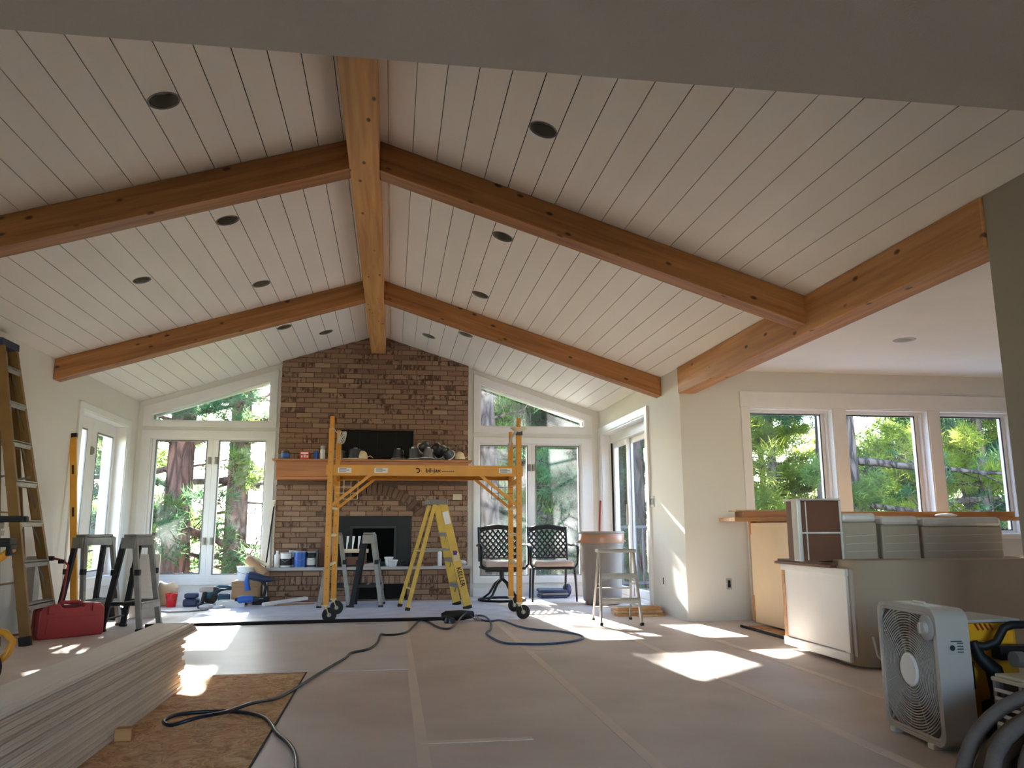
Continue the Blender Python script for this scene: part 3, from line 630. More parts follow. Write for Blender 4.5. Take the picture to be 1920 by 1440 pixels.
for sy in (-1, 1):
    y = sy*py_; g = G()
    g.slab([(-.019,1.372),(.019,1.372),(.019,1.379),(-.012,1.379),(-.012,1.468),(.019,1.468),(.019,1.475),(-.019,1.475)] if sy < 0 else [(.019,1.372),(-.019,1.372),(-.019,1.379),(.012,1.379),(.012,1.468),(-.019,1.468),(-.019,1.475),(.019,1.475)],
        [], -.96, .96, Matrix(((0,0,1,0),(1,0,0,y),(0,1,0,0),(0,0,0,1))))
    rails.append(part(s, 'side_rail', g, M_['yellow'], **L))
    g = G(); yy = y-.0215 if sy < 0 else y+.0215
    for sx in (-1, 1):
        br = G(); br.bar((sx*.92,y,1.07),(sx*.53,y,1.385),.03,.022,up=(0,1,0)); part(s, 'diagonal_brace', br, M_['yellow'], bevel=.003, **L)
g = G(); g.box(-.90,.90,-py_+.02,py_-.02,1.455,1.472); part(s, 'deck_board', g, M_['pinex'], label='plywood deck board', **L)
MT = lambda x, y, z: Matrix(((1,0,0,x),(0,0,-1,y),(0,1,0,z),(0,0,0,1)))
yr = -py_-.0205
lettering(rails[0], 'maker_lettering', 'bil-jax', .056, MT(.07,yr,1.424), M_['ink'], sx=1.1, w=False)
g = G(); [g.box(.155+k*.021, .172+k*.021, yr-.001, yr+.001, 1.413, 1.421) for k in range(6)]; part(rails[0], 'small_print', g, M_['ink'], kind='stuff', **L)
g = G(); g.tube([(-.07+.02*math.cos(a)-.012, yr, 1.424+.02*math.sin(a)) for a in [i*PI/8-1.9 for i in range(12)]], .006, 6); part(rails[0], 'round_mark', g, M_['ink'], **L)
for (x0, x1) in ((-.85,-.72),(-.50,-.37),(.72,.85)):
    g = G(); g.box(x0, x1, yr-.0008, yr+.001, 1.40, 1.448); part(rails[0], 'sticker', g, M_['white'], **L)
    g = G()
    for k in range(3): g.box(x0+.012, x1-.05 if k != 1 else x1-.02, yr-.0016, yr-.0006, 1.409+k*.013, 1.414+k*.013)
    part(rails[0], 'sticker_print', g, M_['ink'], **L)
for sx in (-1, 1):
    g = G()
    for z in (1.16,1.22,1.28): g.bar((sx*.68,0,z),(sx*.90,0,z),.006)
    for x in (.68,.75,.82): g.bar((sx*x,0,1.16),(sx*x,0,1.35),.006)
    part(s, 'wire_guard', g, M_['cream'] if sx < 0 else M_['dgrey'], **L)
def wpos(x, y, z): v = ROOTM[s.name] @ Vector((x,y,z)); return v
# things hung on the scaffold
p0 = wpos(-.80, -.30, 1.80)
g = G()
for k in range(5):
    g.tube([(p0.x+.03*math.cos(a*1.0+k)+.006*k-.04, p0.y+.02*math.sin(a+k*2), p0.z-.05+.06*math.sin(a*1.3+k)) for a in [i*2*PI/14 for i in range(15)]], .004, 5)
pn = wpos(-.92, -.355, 1.84)
g.tube([(pn.x+.0, pn.y-.03, pn.z),(pn.x+.06, pn.y-.02, pn.z-.06),(p0.x-.02,p0.y,p0.z-.08)], .004, 5)
single('cord_bundle', g, M_['film'], 'tangled white cord hanging on the top of the scaffold post', 'cord', (p0.x,p0.y,p0.z-.2), smooth=60)
pc = wpos(.92, -.355, 1.79)
t = thing('clamp_lamp', 'cream cone clamp lamp hung near the top of the right scaffold post', 'lamp', (pc.x,pc.y,pc.z-.1))
g = G(); g.lathe([(.03,.0),(.055,-.02),(.085,-.045),(.083,-.047),(.052,-.024),(.03,-.006)], 20, Matrix.Translation((pc.x,pc.y,pc.z+.05)) @ Matrix.Rotation(PI,4,'X') @ Matrix.Translation((0,0,.03)), close=True); part(t, 'shade', g, M_['beige'], smooth=40)
g = G(); g.tube([(pc.x-.03,pc.y-.035,pc.z+.03),(pc.x-.08,pc.y-.03,pc.z-.04),(pc.x-.11,pc.y-.02,pc.z-.16)], .012, 8); part(t, 'handle', g, M_['lgrey'], smooth=40)
g = G(); g.box(pc.x-.035,pc.x+.035,pc.y-.032,pc.y-.026,pc.z-.01,pc.z+.03); part(t, 'clamp', g, M_['dgrey'])

# ------------------------------------------------------------ A-frame ladders
def aframe(t, h, fx, tfx, bx, tbx, yb, yt, fr, rr, fm, rm, steps, sm, cap=None, capm=None, rungs=(), braces=True, step_d=.07, feet='rubber', step_t=.02, channel=False):
    # local: spread along x (front at +x), width along y
    def F(z): k = z/h; return fx+(tfx-fx)*k, yb+(yt-yb)*k
    def B(z): k = z/h; return bx+(tbx-bx)*k, yb*.97+(yt-yb*.97)*k
    for sy in (-1, 1):
        g = G(); x0, y0 = F(0.012); x1, y1 = F(h); up = (0, sy, 0)
        g.bar((x0,sy*y0,.012),(x1,sy*y1,h), fr[0], fr[1], up=up)
        if channel:
            for q in (-1, 1): g.bar((x0+q*(fr[0]/2-.003),sy*(y0-.012),.012),(x1+q*(fr[0]/2-.003),sy*(y1-.012),h), .006, .028, up=up)
        part(t, 'front_rail', g, fm, bevel=.003, **L)
        g = G(); g.bar((x0,sy*y0,0),(x0+(x1-x0)*.03,sy*(y0+(y1-y0)*.03),h*.03), fr[0]+.008, fr[1]+.008, up=up); part(t, 'foot', g, M_[feet], **L)
        g = G(); x0, y0 = B(0.012); x1, y1 = B(h*.985); g.bar((x0,sy*y0,.012),(x1,sy*y1,h*.985), rr[0], rr[1], up=up); part(t, 'rear_rail', g, rm, bevel=.003, **L)
        g = G(); g.bar((x0,sy*y0,0),(x0+(x1-x0)*.03,sy*(y0+(y1-y0)*.03),h*.03), rr[0]+.008, rr[1]+.008, up=up); part(t, 'foot', g, M_[feet], **L)
        if braces:
            zf = h*.55; xf, yf = F(zf); xb_, yb_ = B(zf); g = G(); g.bar((xf,sy*(yf-.015),zf),(xb_,sy*(yb_-.012),zf-.02), .018, .004, up=(0,1,0)); part(t, 'spreader', g, M_['steel'], **L)
    for z in steps:
        x, y = F(z); g = G(); g.box(x-step_d*.5, x+step_d*.5, -y, y, z-step_t*.3, z+step_t*.3)
        g.box(x+step_d*.5-.004, x+step_d*.5, -y, y, z-step_t*1.6, z); g.box(x-step_d*.5, x-step_d*.5+.004, -y, y, z-step_t*1.6, z)
        for k in range(4): g.box(x-step_d*.4+k*step_d*.22, x-step_d*.4+k*step_d*.22+.004, -y, y, z+step_t*.3, z+step_t*.3+.003)
        st = part(t, 'step', g, sm, **L)
        if z > h*.08 and braces:
            g = G()
            for sy in (-1, 1): g.bar((x+.01, sy*(y*.45), z-step_t*1.4), (F(z-h*.09)[0], sy*F(z-h*.09)[1], max(.02,z-h*.09)), .014, .004, up=(1,0,0))
            part(st, 'step_brace', g, M_['steel'], **L)
    for z in rungs:
        x, y = B(z); g = G(); g.bar((x,-y,z),(x,y,z), .028, .012); part(t, 'rear_brace', g, rm, **L)
    if cap:
        g = G(); xm = (tfx+tbx)/2; g.box(xm-cap[0]/2, xm+cap[0]/2, -cap[1]/2, cap[1]/2, h-cap[2]*.6, h+cap[2]*.4); part(t, 'top_cap', g, capm, bevel=.008, **L)
# tall fibreglass ladder leaning folded against the left wall
t = thing('step_ladder', 'tall tan fibreglass step ladder with dark blue cap against the left wall', 'ladder', (-2.86,7.02,0))
aframe(t, 2.34, .15, -.255, -.07, -.262, .265, .115, (.078,.022), (.06,.02), M_['tan'], M_['tan'], (.30,.62,.93,1.24,1.55,1.86,2.14), M_['alu'], (.10,.29,.06), M_['navy'], rungs=(.45,1.0,1.55), step_d=.085, step_t=.026, channel=True)
for o_ in t.children_recursive:
    for v_ in o_.data.vertices: v_.co.y -= .20*v_.co.z/2.34
# yellow ladder with lettering
t = thing('step_ladder', 'yellow fibreglass step ladder with lettered rail standing by the hearth', 'ladder', (.48,9.18,0), rz=.16)
aframe(t, 1.16, .325, .05, -.345, -.03, .25, .15, (.088,.022), (.042,.02), M_['fibre'], M_['fibre'], (.25,.53,.81), M_['alu'], (.20,.34,.055), M_['grey'], rungs=(.22,.62), step_d=.085)
ry = -.25; fr_ = [c for c in t.children if c.name.startswith('front_rail')][0]
def rail_M(z, off, h=1.16, fx=.325, tfx=.05, yb=.25, yt=.15):
    k = z/h; d = Vector((tfx-fx, (yb-yt), h)).normalized(); x = fx+(tfx-fx)*k; y = -(yb+(yt-yb)*k)
    nrm = Vector((0,-1,0)); nrm = (nrm-d*nrm.dot(d)).normalized(); wd = (-d).cross(nrm)*-1
    u = -d; v = nrm.cross(u)
    R = ROOTM[t.name]
    return R @ Matrix(((u.x,v.x,nrm.x,x+nrm.x*off),(u.y,v.y,nrm.y,y+nrm.y*off),(u.z,v.z,nrm.z,z+nrm.z*off),(0,0,0,1)))
lettering(fr_, 'rail_lettering', 'KELLER', .07, rail_M(.34,.0125), M_['ink'], sx=.95)
g = G(); g.box(-.07,.07,-.034,.034,0,.0012, rail_M(.98,.0113)); part(fr_, 'sticker', g, M_['white'])
g = G(); g.box(-.05,.05,-.03,.03,0,.0012, rail_M(.56,.0113)); part(fr_, 'sticker', g, M_['beige'])
g = G(); g.slab([(-.025,-.02),(.02,-.026),(.03,.01),(0,.03),(-.02,.02)], [], .0012, .0018, rail_M(.60,.0113)); part(fr_, 'purple_mark', g, M_['inkp'])
# grey and black folding work platforms
def platform(label, loc, rz, grp, black_rear=True):
    t = thing('work_platform', label, 'step stool', loc, rz=rz, group=grp)
    h = .80
    aframe(t, h, .165, .042, -.165, -.042, .20, .15, (.046,.03), (.05,.03), M_['palu'], M_['black'] if black_rear else M_['palu'], (), M_['palu'], None, None, braces=False, feet='black')
    g = G(); g.box(-.058,.058,-.155,.155,h-.005,h+.022); part(t, 'top_cap', g, M_['palu'], bevel=.008, **L)
    g = G(); g.box(-.062,.062,-.185,-.155,h-.10,h-.005); g.box(-.062,.062,.155,.185,h-.10,h-.005); g.box(.05,.07,-.16,.16,h-.075,h-.005); part(t, 'top_bracket', g, M_['palu'], bevel=.003, **L)
    z = .235; g = G(); g.box(-.02,.16,-.185,.185,z-.01,z+.008); st = part(t, 'step', g, M_['palu'], bevel=.003, **L)
    g = G(); g.box(.135,.165,-.185,.185,z-.055,z-.01); part(st, 'step_front', g, M_['palu'], **L)
    g = G()
    for k in range(8): g.box(.02,.15,-.15+k*.042-.008,-.15+k*.042+.008,z+.008,z+.0105)
    part(st, 'tread_pad', g, M_['black'], **L)
    g = G()
    pass
    for sy in (-1, 1):
        g = G(); g.bar((-.135,sy*.182,z-.005),(.1,sy*.182,z-.005),.02,.03); part(t, 'side_link', g, M_['black'], **L)
    g = G()
    for sy in (-1, 1):
        g.box(.08,.125,sy*.182-.02,sy*.182+.02,.47,.52); g.box(-.125,-.08,sy*.182-.02,sy*.182+.02,.47,.52)
    part(t, 'leg_lock', g, M_['black'], bevel=.004, **L)
    g = G(); g.bar((-.155,-.19,.1),(-.155,.19,.1),.02,.012); part(t, 'rear_brace', g, M_['blackm'], **L)
    return t
platform('black and silver folding work platform in front of the red tool case', (-2.26,7.75,0), math.radians(-8), 'folding work platforms')
platform('folding work platform half hidden behind another, nearer the left wall', (-2.70,7.97,0), math.radians(-30), 'folding work platforms')
platform('silver folding work platform behind the left scaffold post', (-.63,9.58,0), math.radians(3), 'folding work platforms', False)
platform('black legged folding work platform between scaffold post and yellow ladder', (-.255,9.55,0), math.radians(-3), 'folding work platforms')
# low aluminium step ladder, right
t = thing('step_ladder', 'low old aluminium step ladder in front of the grey bin', 'ladder', (2.08,7.46,0), rz=-PI/2-.09)
aframe(t, .655, .245, .07, -.255, -.02, .185, .155, (.06,.018), (.034,.016), M_['alu'], M_['alu'], (.225,.44), M_['alu'], (.19,.36,.03), M_['alu'], rungs=(.12,.3), step_d=.09, step_t=.022)

# ------------------------------------------------------------ patio chairs
def chair(label, loc, rz, swivel):
    t = thing('patio_chair', label, 'chair', loc, rz=rz, group='patio chairs by the window')
    hw = .245
    arch = [(-hw + 2*hw*i/16, .862+.036*math.sin(PI*i/16)**1.3+(.016 if i in (0,16) else 0)) for i in range(17)]
    yb = lambda z: .20+(z-.42)*.22
    pts = [(-hw, yb(.46), .46)]+[(x, yb(z), z) for x, z in arch]+[(hw, yb(.46), .46)]
    g = G(); g.tube(pts, .014, 8); g.bar((-hw,yb(.50),.50),(hw,yb(.50),.50),.03,.02)
    g.slab([(p[0],p[1]) for p in arch]+[(a,b-.045) for a, b in arch[::-1]], [], -.008, .008, Matrix(((1,0,0,0),(0,.215,1,.20-.42*.215),(0,.98,0,.017),(0,0,0,1))))
    part(t, 'back_frame', g, M_['blackm'], smooth=40, **L)
    g = G(); z0, z1 = .50, .845
    for sgn in (1, -1):
        for k in range(-9, 10):
            c = k*.068; pts = []
            # line x*sgn + c = z - zc
            zmid = (z0+z1)/2
            za = z0; xa = sgn*(za-zmid)*.85+c; zb = z1; xb = sgn*(zb-zmid)*.85+c
            if xa > xb: xa, xb, za, zb = xb, xa, zb, za
            if xb < -hw or xa > hw: continue
            if xa < -hw: f = (-hw-xa)/(xb-xa); za = za+(zb-za)*f; xa = -hw
            if xb > hw: f = (hw-xa)/(xb-xa); zb = za+(zb-za)*f; xb = hw
            if abs(xb-xa) < .02: continue
            g.bar((xa,yb(za)+.001*sgn,za),(xb,yb(zb)+.001*sgn,zb), .022, .009, up=(0,1,0))
    part(t, 'back_lattice', g, M_['blackm'], **L)
    g = G(); g.box(-.25,.25,-.26,.22,.375,.405); part(t, 'seat', g, M_['blackm'], bevel=.008, **L)
    g = G(); g.box(-.24,.24,-.27,.19,.405,.475); part(t, 'cushion', g, M_['cushion'], bevel=.028, **L)
    for sx in (-1, 1):
        x = sx*.285
        g = G(); g.tube([(sx*.25,yb(.66),.66),(x,.12,.655),(x,-.05,.665),(x,-.2,.66),(x,-.27,.635),(x,-.285,.58),(x,-.262,.52),(x,-.24,.44),(sx*.25,-.235,.39)], [.012,.016,.018,.02,.02,.018,.014,.013,.013], 8)
        part(t, 'arm', g, M_['blackm'], smooth=50, **L)
    if swivel:
        g = G(); g.cyl((0,-.02,.24),(0,-.02,.375),.03); g.bar((-.2,-.02,.355),(.2,-.02,.355),.06,.03); part(t, 'swivel_post', g, M_['blackm'], smooth=40, **L)
        for k in range(4):
            a = PI/4+k*PI/2; c, s_ = math.cos(a), math.sin(a)
            g = G(); g.tube([(.02*c,-.02+.02*s_,.25),(.10*c,-.02+.10*s_,.20),(.19*c,-.02+.19*s_,.08),(.28*c,-.02+.28*s_,.022)], [.02,.017,.014,.013], 8); part(t, 'base_leg', g, M_['blackm'], smooth=50, **L)
        g = G(); g.tube([(.28*math.cos(a),-.02+.28*math.sin(a),.016) for a in [2*PI*i/36 for i in range(36)]], .015, 8, closed=True); part(t, 'base_ring', g, M_['blackm'], smooth=50, **L)
    else:
        for sx in (-1, 1):
            g = G(); g.tube([(sx*.25,-.235,.39),(sx*.262,-.25,.2),(sx*.268,-.262,.0)], [.016,.014,.012], 8); part(t, 'leg', g, M_['blackm'], smooth=50, **L)
            g = G(); g.tube([(sx*.225,.20,.40),(sx*.225,.24,.2),(sx*.225,.29,.0)], [.015,.014,.012], 8); part(t, 'leg', g, M_['blackm'], smooth=50, **L)
    return t
chair('black lattice back patio chair on a swivel base', (1.34,9.95,0), .03, True)
chair('black lattice back patio chair on four straight legs', (1.945,9.90,0), -.03, False)

# ------------------------------------------------------------ right back corner
t = thing('waste_bin', 'tall grey plastic waste bin behind the aluminium step ladder', 'bin', (2.425,9.28,0))
B = Matrix.Translation((2.425,9.28,0))
g = G(); g.lathe([(.185,0),(.2,.01),(.235,.66),(.255,.665),(.255,.70),(.26,.705),(.262,.80),(.27,.805),(.27,.825),(.255,.825),(.25,.70),(.22,.04),(0,.03)], 36, B); part(t, 'body', g, M_['can'], smooth=35)
g = G(); g.lathe([(.264,.69),(.268,.70),(.266,.79),(.262,.795)], 36, B, close=True); part(t, 'bag_edge', g, M_['orange'], smooth=50, label='grey bag folded over the rim, orange glow painted in')
g = G()
for sx in (-1, 1): g.tube([(2.425+sx*.25,9.22,.72),(2.425+sx*.275,9.24,.71),(2.425+sx*.275,9.32,.71),(2.425+sx*.25,9.34,.72)], .012, 8)
part(t, 'handle', g, M_['can'], smooth=50)
g = G(); g.tube([(2.725,10.42,1.22),(2.60,10.2,.0)], .012, 8); single('broom_stick', g, M_['red'], 'dark red pole leaning in the corner by the patio door', 'pole', (2.62,10.32,0), smooth=50)
g = G(); g.box(2.61,2.69,10.25,10.37,0,.012)
t = thing('folded_cloth', 'dark folded drop cloth on the floor under the lattice chair', 'cloth', (2.05,10.28,0))
for k, (dx, dz) in enumerate([(0,0),(.01,.035),(-.005,.07)]):
    g = G(); g.box(1.86+dx,2.2+dx,10.12,10.44,dz,dz+.034); part(t, 'fold', g, M_['navy'] if k != 1 else M_['grey'], bevel=.014)
g = G(); g.ball((2.22,10.26,.09),(.06,.09,.09),10,6); part(t, 'bunched_end', g, M_['navy'], smooth=60)
k0 = 0
for r in range(3):
    for c in range(2):
        x0 = 2.24+.012*c+random.uniform(-.015,.02); y0 = 7.98+c*.135
        g = G(); g.box(x0, x0+.49-.02*r, y0, y0+.128, r*.027, r*.027+.025)
        single('wood_board', g, M_['pine'] if (r+c) % 2 else M_['pinex'], ['lowest','middle','topmost'][r]+' short board in the '+['front','rear'][c]+' stack of the flooring pile beside the patio door', 'board', (x0+.24,y0+.06,r*.027), bevel=.002, group='flooring boards by the patio door')
g = G(); g.box(2.42,2.62,7.86,7.93,0,.016); single('wood_offcut', g, M_['pine'], 'loose wood offcut in front of the flooring pile', 'board', (2.5,7.9,0), bevel=.002)

# ------------------------------------------------------------ peninsula and nook
t = thing('peninsula_cabinet', 'white end panel cabinet wrapped in pale board paper under plastic wrapped cartons', 'cabinet', (3.5,5.2,0))
g = G(); g.box(2.87,4.9,4.80,5.70,.07,.60); part(t, 'body', g, M_['lgrey'])
g = G(); g.box(2.855,2.87,4.90,5.66,.09,.555); part(t, 'end_panel', g, M_['trim'])
g = G(); g.box(2.845,2.875,4.84,5.70,.555,.60); g.box(2.84,2.875,4.84,5.70,.03,.085); g.box(2.85,2.875,4.845,4.90,.085,.555); part(t, 'white_edging', g, M_['trim'], bevel=.003)
g = G(); g.box(2.85,2.87,5.66,5.70,.085,.555); part(t, 'bare_wood_edge', g, M_['pinex'])
g = G(); g.box(2.82,4.95,4.96,5.74,.60,.618); g.box(2.835,4.95,4.94,5.72,.618,.634); part(t, 'carton_sheet', g, M_['dbox'])
g = G(); ou = [(2.862,5.0),(2.862,4.86),(2.885,4.78),(2.94,4.745),(5.2,4.735)]; inn = [(x+.012,y+.012) for x, y in ou][::-1]
g.slab(ou+inn, [], .015, .648); part(t, 'paper_wrap', g, M_['board'], smooth=60)
g = G(); g.box(2.86,5.2,4.735,5.0,.648,.655); part(t, 'paper_top', g, M_['board'])
g = G(); g.slab([(2.985,.02),(3.5,.02),(3.5,.22),(2.985,.22)], [], -.004, 0, frameXZ(4.735)); part(t, 'paper_patch', g, M_['card'])
g = G(); g.tube([(2.93,4.72,.2),(2.94,4.70,.09),(2.99,4.66,.025),(3.08,4.62,.008)], .007, 6); part(t, 'twisted_plastic', g, M_['film'], smooth=50)
t = thing('wrapped_carton', 'dark brown carton in clear plastic standing on the peninsula end', 'carton', (2.82,5.13,.634))
g = G(); g.box(2.68,2.95,5.02,5.24,.642,1.035); part(t, 'carton', g, M_['dbox'], bevel=.006)
g = G(); g.box(2.645,2.678,5.02,5.10,.642,1.05); g.box(2.66,2.96,5.015,5.25,1.036,1.05); part(t, 'film_edge', g, M_['film'], bevel=.02)
g = G(); g.box(2.64,2.957,5.012,5.018,.82,.83); g.box(2.94,2.953,5.010,5.018,.65,1.03); g.box(2.70,2.708,5.012,5.018,.65,1.03); part(t, 'film_crease', g, M_['film'])
for k, (x0, x1, z1, lab) in enumerate([(2.98,3.235,.955,'next to the dark brown carton'),(3.265,3.545,.935,'in the middle of the peninsula'),(3.565,4.17,.925,'widest one at the near wall end of the row')]):
    t = thing('wrapped_carton', 'pale carton in milky plastic film, '+lab, 'carton', ((x0+x1)/2,5.3,.655), group='pale wrapped cartons')
    g = G(); g.box(x0, x1, 5.06, 5.5, .636, z1-.06); part(t, 'carton', g, M_['carton'], bevel=.012)
    g = G(); g.box(x0+.004, x1-.004, 5.055, 5.51, z1-.062, z1); part(t, 'film_top', g, M_['film'], bevel=.02)
    g = G()
    for q in range(3): g.bar((x0+.02,5.056,.70+q*.05),(x1-.02,5.056,.705+q*.053),.006,.003)
    part(t, 'film_crease', g, M_['film'])
t = thing('bar_counter', 'raised bar counter with wooden ledge and kraft papered end panel', 'counter', (4.3,6.85,0))
g = G(); g.box(2.95,5.72,6.70,7.05,.915,.95); part(t, 'ledge_board', g, M_['pinex'], bevel=.004)
g = G(); g.box(3.22,5.6,6.85,7.02,.04,.915); part(t, 'knee_wall', g, M_['board'])
g = G(); g.box(3.20,3.215,6.10,6.95,.04,.90); part(t, 'kraft_panel', g, M_['kraft'])
g = G(); g.box(3.22,5.4,6.12,6.84,.04,.6); part(t, 'lower_cabinet', g, M_['kraft'])
g = G(); g.box(3.198,3.222,6.93,6.97,.80,.915); g.box(3.198,3.222,6.93,6.97,.04,.27); part(t, 'bare_stud', g, M_['pinex'])
for k, (x0, x1, y0, z0, h) in enumerate([(3.05,3.75,6.76,.951,.05),(3.0,3.6,6.78,1.002,.014)]):
    g = G(); g.box(x0, x1, y0, y0+.16, z0, z0+h); single('wood_board', g, M_['pine' if k else 'mantel'], ['dark thick offcut lying on the bar ledge','thin pale strip on top of the thick offcut on the bar ledge'][k], 'board', ((x0+x1)/2,y0+.08,z0), bevel=.002)
g = G(); g.box(4.0,5.75,6.80,6.95,.951,1.0); single('wood_board', g, M_['pinex'], 'long amber board lying along the bar ledge under the middle window', 'board', (4.9,6.87,.951), bevel=.003)
g = G(); g.ball((5.0,6.74,.962),(.12,.04,.02),12,6); single('crumpled_paper', g, M_['white'], 'white crumpled paper on the bar ledge', 'paper', (5.0,6.74,.951), smooth=60)
g = G(); g.box(3.05,3.065,6.1,6.93,0.001,.02); single('black_strip', g, M_['deepblack'], 'thin black strip lying on the floor before the papered counter end', 'strip', (3.06,6.5,0))
g = G(); g.box(3.07,3.19,6.1,6.8,0.001,.028); single('wood_board', g, M_['pinex'], 'flat brown board on the floor along the papered counter end', 'board', (3.13,6.5,0), bevel=.002)
# ------------------------------------------------------------ box fan
fb = Vector((2.140,3.207,0)); ang = math.atan2(3.424-2.989, 2.157-2.123)   # along the front face, near corner to far corner
t = thing('box_fan', 'white box fan with round grille standing on the paper floor', 'fan', fb, rz=ang)
# local: +x runs along the front from far to near end, -y is depth behind the face (away), front faces +y
W, H, D = .222, .262, .135; zc_ = .278
def rr(w, h, r, n=6):
    pts = []
    for cx, cy, a0 in ((w-r,h-r,0),(-w+r,h-r,90),(-w+r,-h+r,180),(w-r,-h+r,270)):
        for i in range(n+1): a = math.radians(a0+90*i/n); pts.append((cx+r*math.cos(a), cy+r*math.sin(a)))
    return pts
FM = Matrix(((1,0,0,0),(0,0,1,0),(0,1,0,zc_),(0,0,0,1)))
YS = 1 if True else -1
g = G(); g.slab(rr(W,H,.05), [rr(W-.018,H-.018,.04)], -D, 0, FM); part(t, 'housing', g, M_['fan'], smooth=30, bevel=.006, **L)
g = G(); g.slab(rr(W-.019,H-.019,.04), [rr(W-.03,H-.03,.035)], -.012, -.002, FM); part(t, 'grille_frame', g, M_['fan'], **L)
g = G(); hx, hz = 0, -.0
for i in range(19):
    r = .067+i*.0105
    pts = [(r*math.cos(a), r*math.sin(a)) for a in [2*PI*k/56 for k in range(56)]]
    run = []
    def flush(run, closed=False):
        if len(run) > 2: g.tube([(x, -.006, zc_+z) for x, z in run], 0.0028, 4, closed=closed, caps=False)
    allin = all(abs(x) < W-.028 and abs(z) < H-.028 for x, z in pts)
    if allin: flush(pts, True); continue
    st = next(k for k in range(56) if not (abs(pts[k][0]) < W-.028 and abs(pts[k][1]) < H-.028))
    for k in range(57):
        x, z = pts[(st+k) % 56]
        if abs(x) < W-.028 and abs(z) < H-.028: run.append((x, z))
        else: flush(run); run = []
gr = part(t, 'grille', g, M_['fan'], **L)
g = G()
for k in range(12):
    a = 2*PI*k/12+.13; e = min((W-.026)/max(abs(math.cos(a)),1e-3), (H-.026)/max(abs(math.sin(a)),1e-3))
    g.bar((.06*math.cos(a),-.009,zc_+.06*math.sin(a)),(e*math.cos(a),-.009,zc_+e*math.sin(a)),.004,.006,up=(0,1,0))
part(t, 'grille_spokes', g, M_['fan'], **L)
g = G(); g.lathe([(.066,-.012),(.066,-.002),(.058,.004),(0,.006)], 32, Matrix.Translation((0,0,zc_)) @ Matrix.Rotation(-PI/2,4,'X')); part(t, 'hub_cap', g, M_['white'], smooth=35, **L)
for k in range(5):
    a = 2*PI*k/5; g = G(); vs = []
    for rr_ in (.05,.12,.185):
        w = .35 if rr_ < .1 else .5
        for q in (-1, 1): vs.append((rr_*math.cos(a+q*w), -.065+q*.02, zc_+rr_*math.sin(a+q*w)))
    vs2 = [(x, y-.003, z) for x, y, z in vs]
    g.add(vs+vs2, [(0,1,3,2),(2,3,5,4),(6,8,9,7),(8,10,11,9),(0,2,8,6),(2,4,10,8),(1,7,9,3),(3,9,11,5),(4,5,11,10),(0,6,7,1)])
    part(t, 'fan_blade', g, M_['lgrey'], **L)
g = G(); g.lathe([(.05,-.05),(.05,-.10),(0,-.10)], 20, Matrix.Translation((0,0,zc_)) @ Matrix.Rotation(-PI/2,4,'X')); part(t, 'motor', g, M_['dgrey'], smooth=35, **L)
g = G(); g.slab(rr(W-.02,H-.02,.04), [], -D-.0, -D+.004, FM); part(t, 'rear_screen', g, M_['grey'], **L)
kx, kz = -.155, zc_+.185
g = G(); g.lathe([(.05,-.01),(.05,.002),(.044,.006),(0,.006)], 28, Matrix.Translation((kx,0,kz)) @ Matrix.Rotation(-PI/2,4,'X')); part(t, 'knob_plate', g, M_['lgrey'], smooth=35, **L)
g = G(); g.lathe([(.026,.006),(.024,.022),(.012,.026),(0,.026)], 20, Matrix.Translation((kx,0,kz)) @ Matrix.Rotation(-PI/2,4,'X')); g.box(kx-.005,kx+.005,.02,.034,kz-.02,kz+.02); part(t, 'knob', g, M_['fan'], smooth=35, **L)
g = G(); g.box(-W-.0012, -W, -.105, -.045, zc_+.09, zc_+.145); s_ = part(t, 'sticker', g, M_['lgrey'], **L)
g = G()
for k in range(4): g.box(-W-.0018, -W-.0010, -.105, -.08, zc_+.098+k*.011, zc_+.102+k*.011)
g.cyl((-W-.001,-.06,zc_+.115),(-W-.0018,-.06,zc_+.115),.011); g.box(-W-.0018, -W-.001, -.10,-.055,zc_+.138,zc_+.142); part(s_, 'sticker_print', g, M_['ink'], **L)
g = G()
for x in (-.06,.06): g.box(x-.05, x+.05, -.10, -.03, zc_+H-.001, zc_+H+.0025)
g.tube([(-.05,-.07,zc_+H),(-.04,-.07,zc_+H+.008),(.04,-.07,zc_+H+.008),(.05,-.07,zc_+H)],.006,6); part(t, 'top_handle', g, M_['white'], **L)
for x in (-.13, .15):
    g = G(); g.box(x-.02, x+.02, -.15, .012, 0, .02); part(t, 'foot', g, M_['white'], bevel=.003, **L)

# ------------------------------------------------------------ yellow heavy tool, lamp, hose at the near right
t = thing('jobsite_saw', 'yellow site saw stood on end with black tube handle behind the box fan', 'power tool', (2.46,3.22,0))
g = G(); g.box(2.33,2.62,3.16,3.44,.0,.465); part(t, 'body', g, M_['toolyel'], bevel=.02)
g = G(); g.box(2.32,2.63,3.15,3.45,.465,.478); part(t, 'top_plate', g, M_['lgrey'], bevel=.003)
g = G()
for k in range(4): g.bar((2.44+k*.022,3.157,.435),(2.425+k*.022,3.157,.46),.006,.006)
part(t, 'vent_slots', g, M_['red'])
g = G(); g.box(2.345,2.40,3.152,3.165,.20,.31); part(t, 'rating_plate', g, M_['dgrey'], bevel=.003)
g = G(); g.tube([(2.365,3.10,.385),(2.40,3.08,.38),(2.44,3.06,.40),(2.47,3.05,.455),(2.50,3.04,.468),(2.57,3.04,.468),(2.60,3.04,.445),(2.60,3.05,.385)],.017,10)
part(t, 'tube_handle', g, M_['black'], smooth=50)
g = G(); g.tube([(2.365,3.10,.40),(2.38,3.09,.34),(2.43,3.08,.29),(2.44,3.07,.2),(2.44,3.07,.08)],[.018,.026,.034,.036,.04],10); g.box(2.44,2.60,3.04,3.10,.33,.385); part(t, 'handle_support', g, M_['black'], smooth=50, bevel=.004)
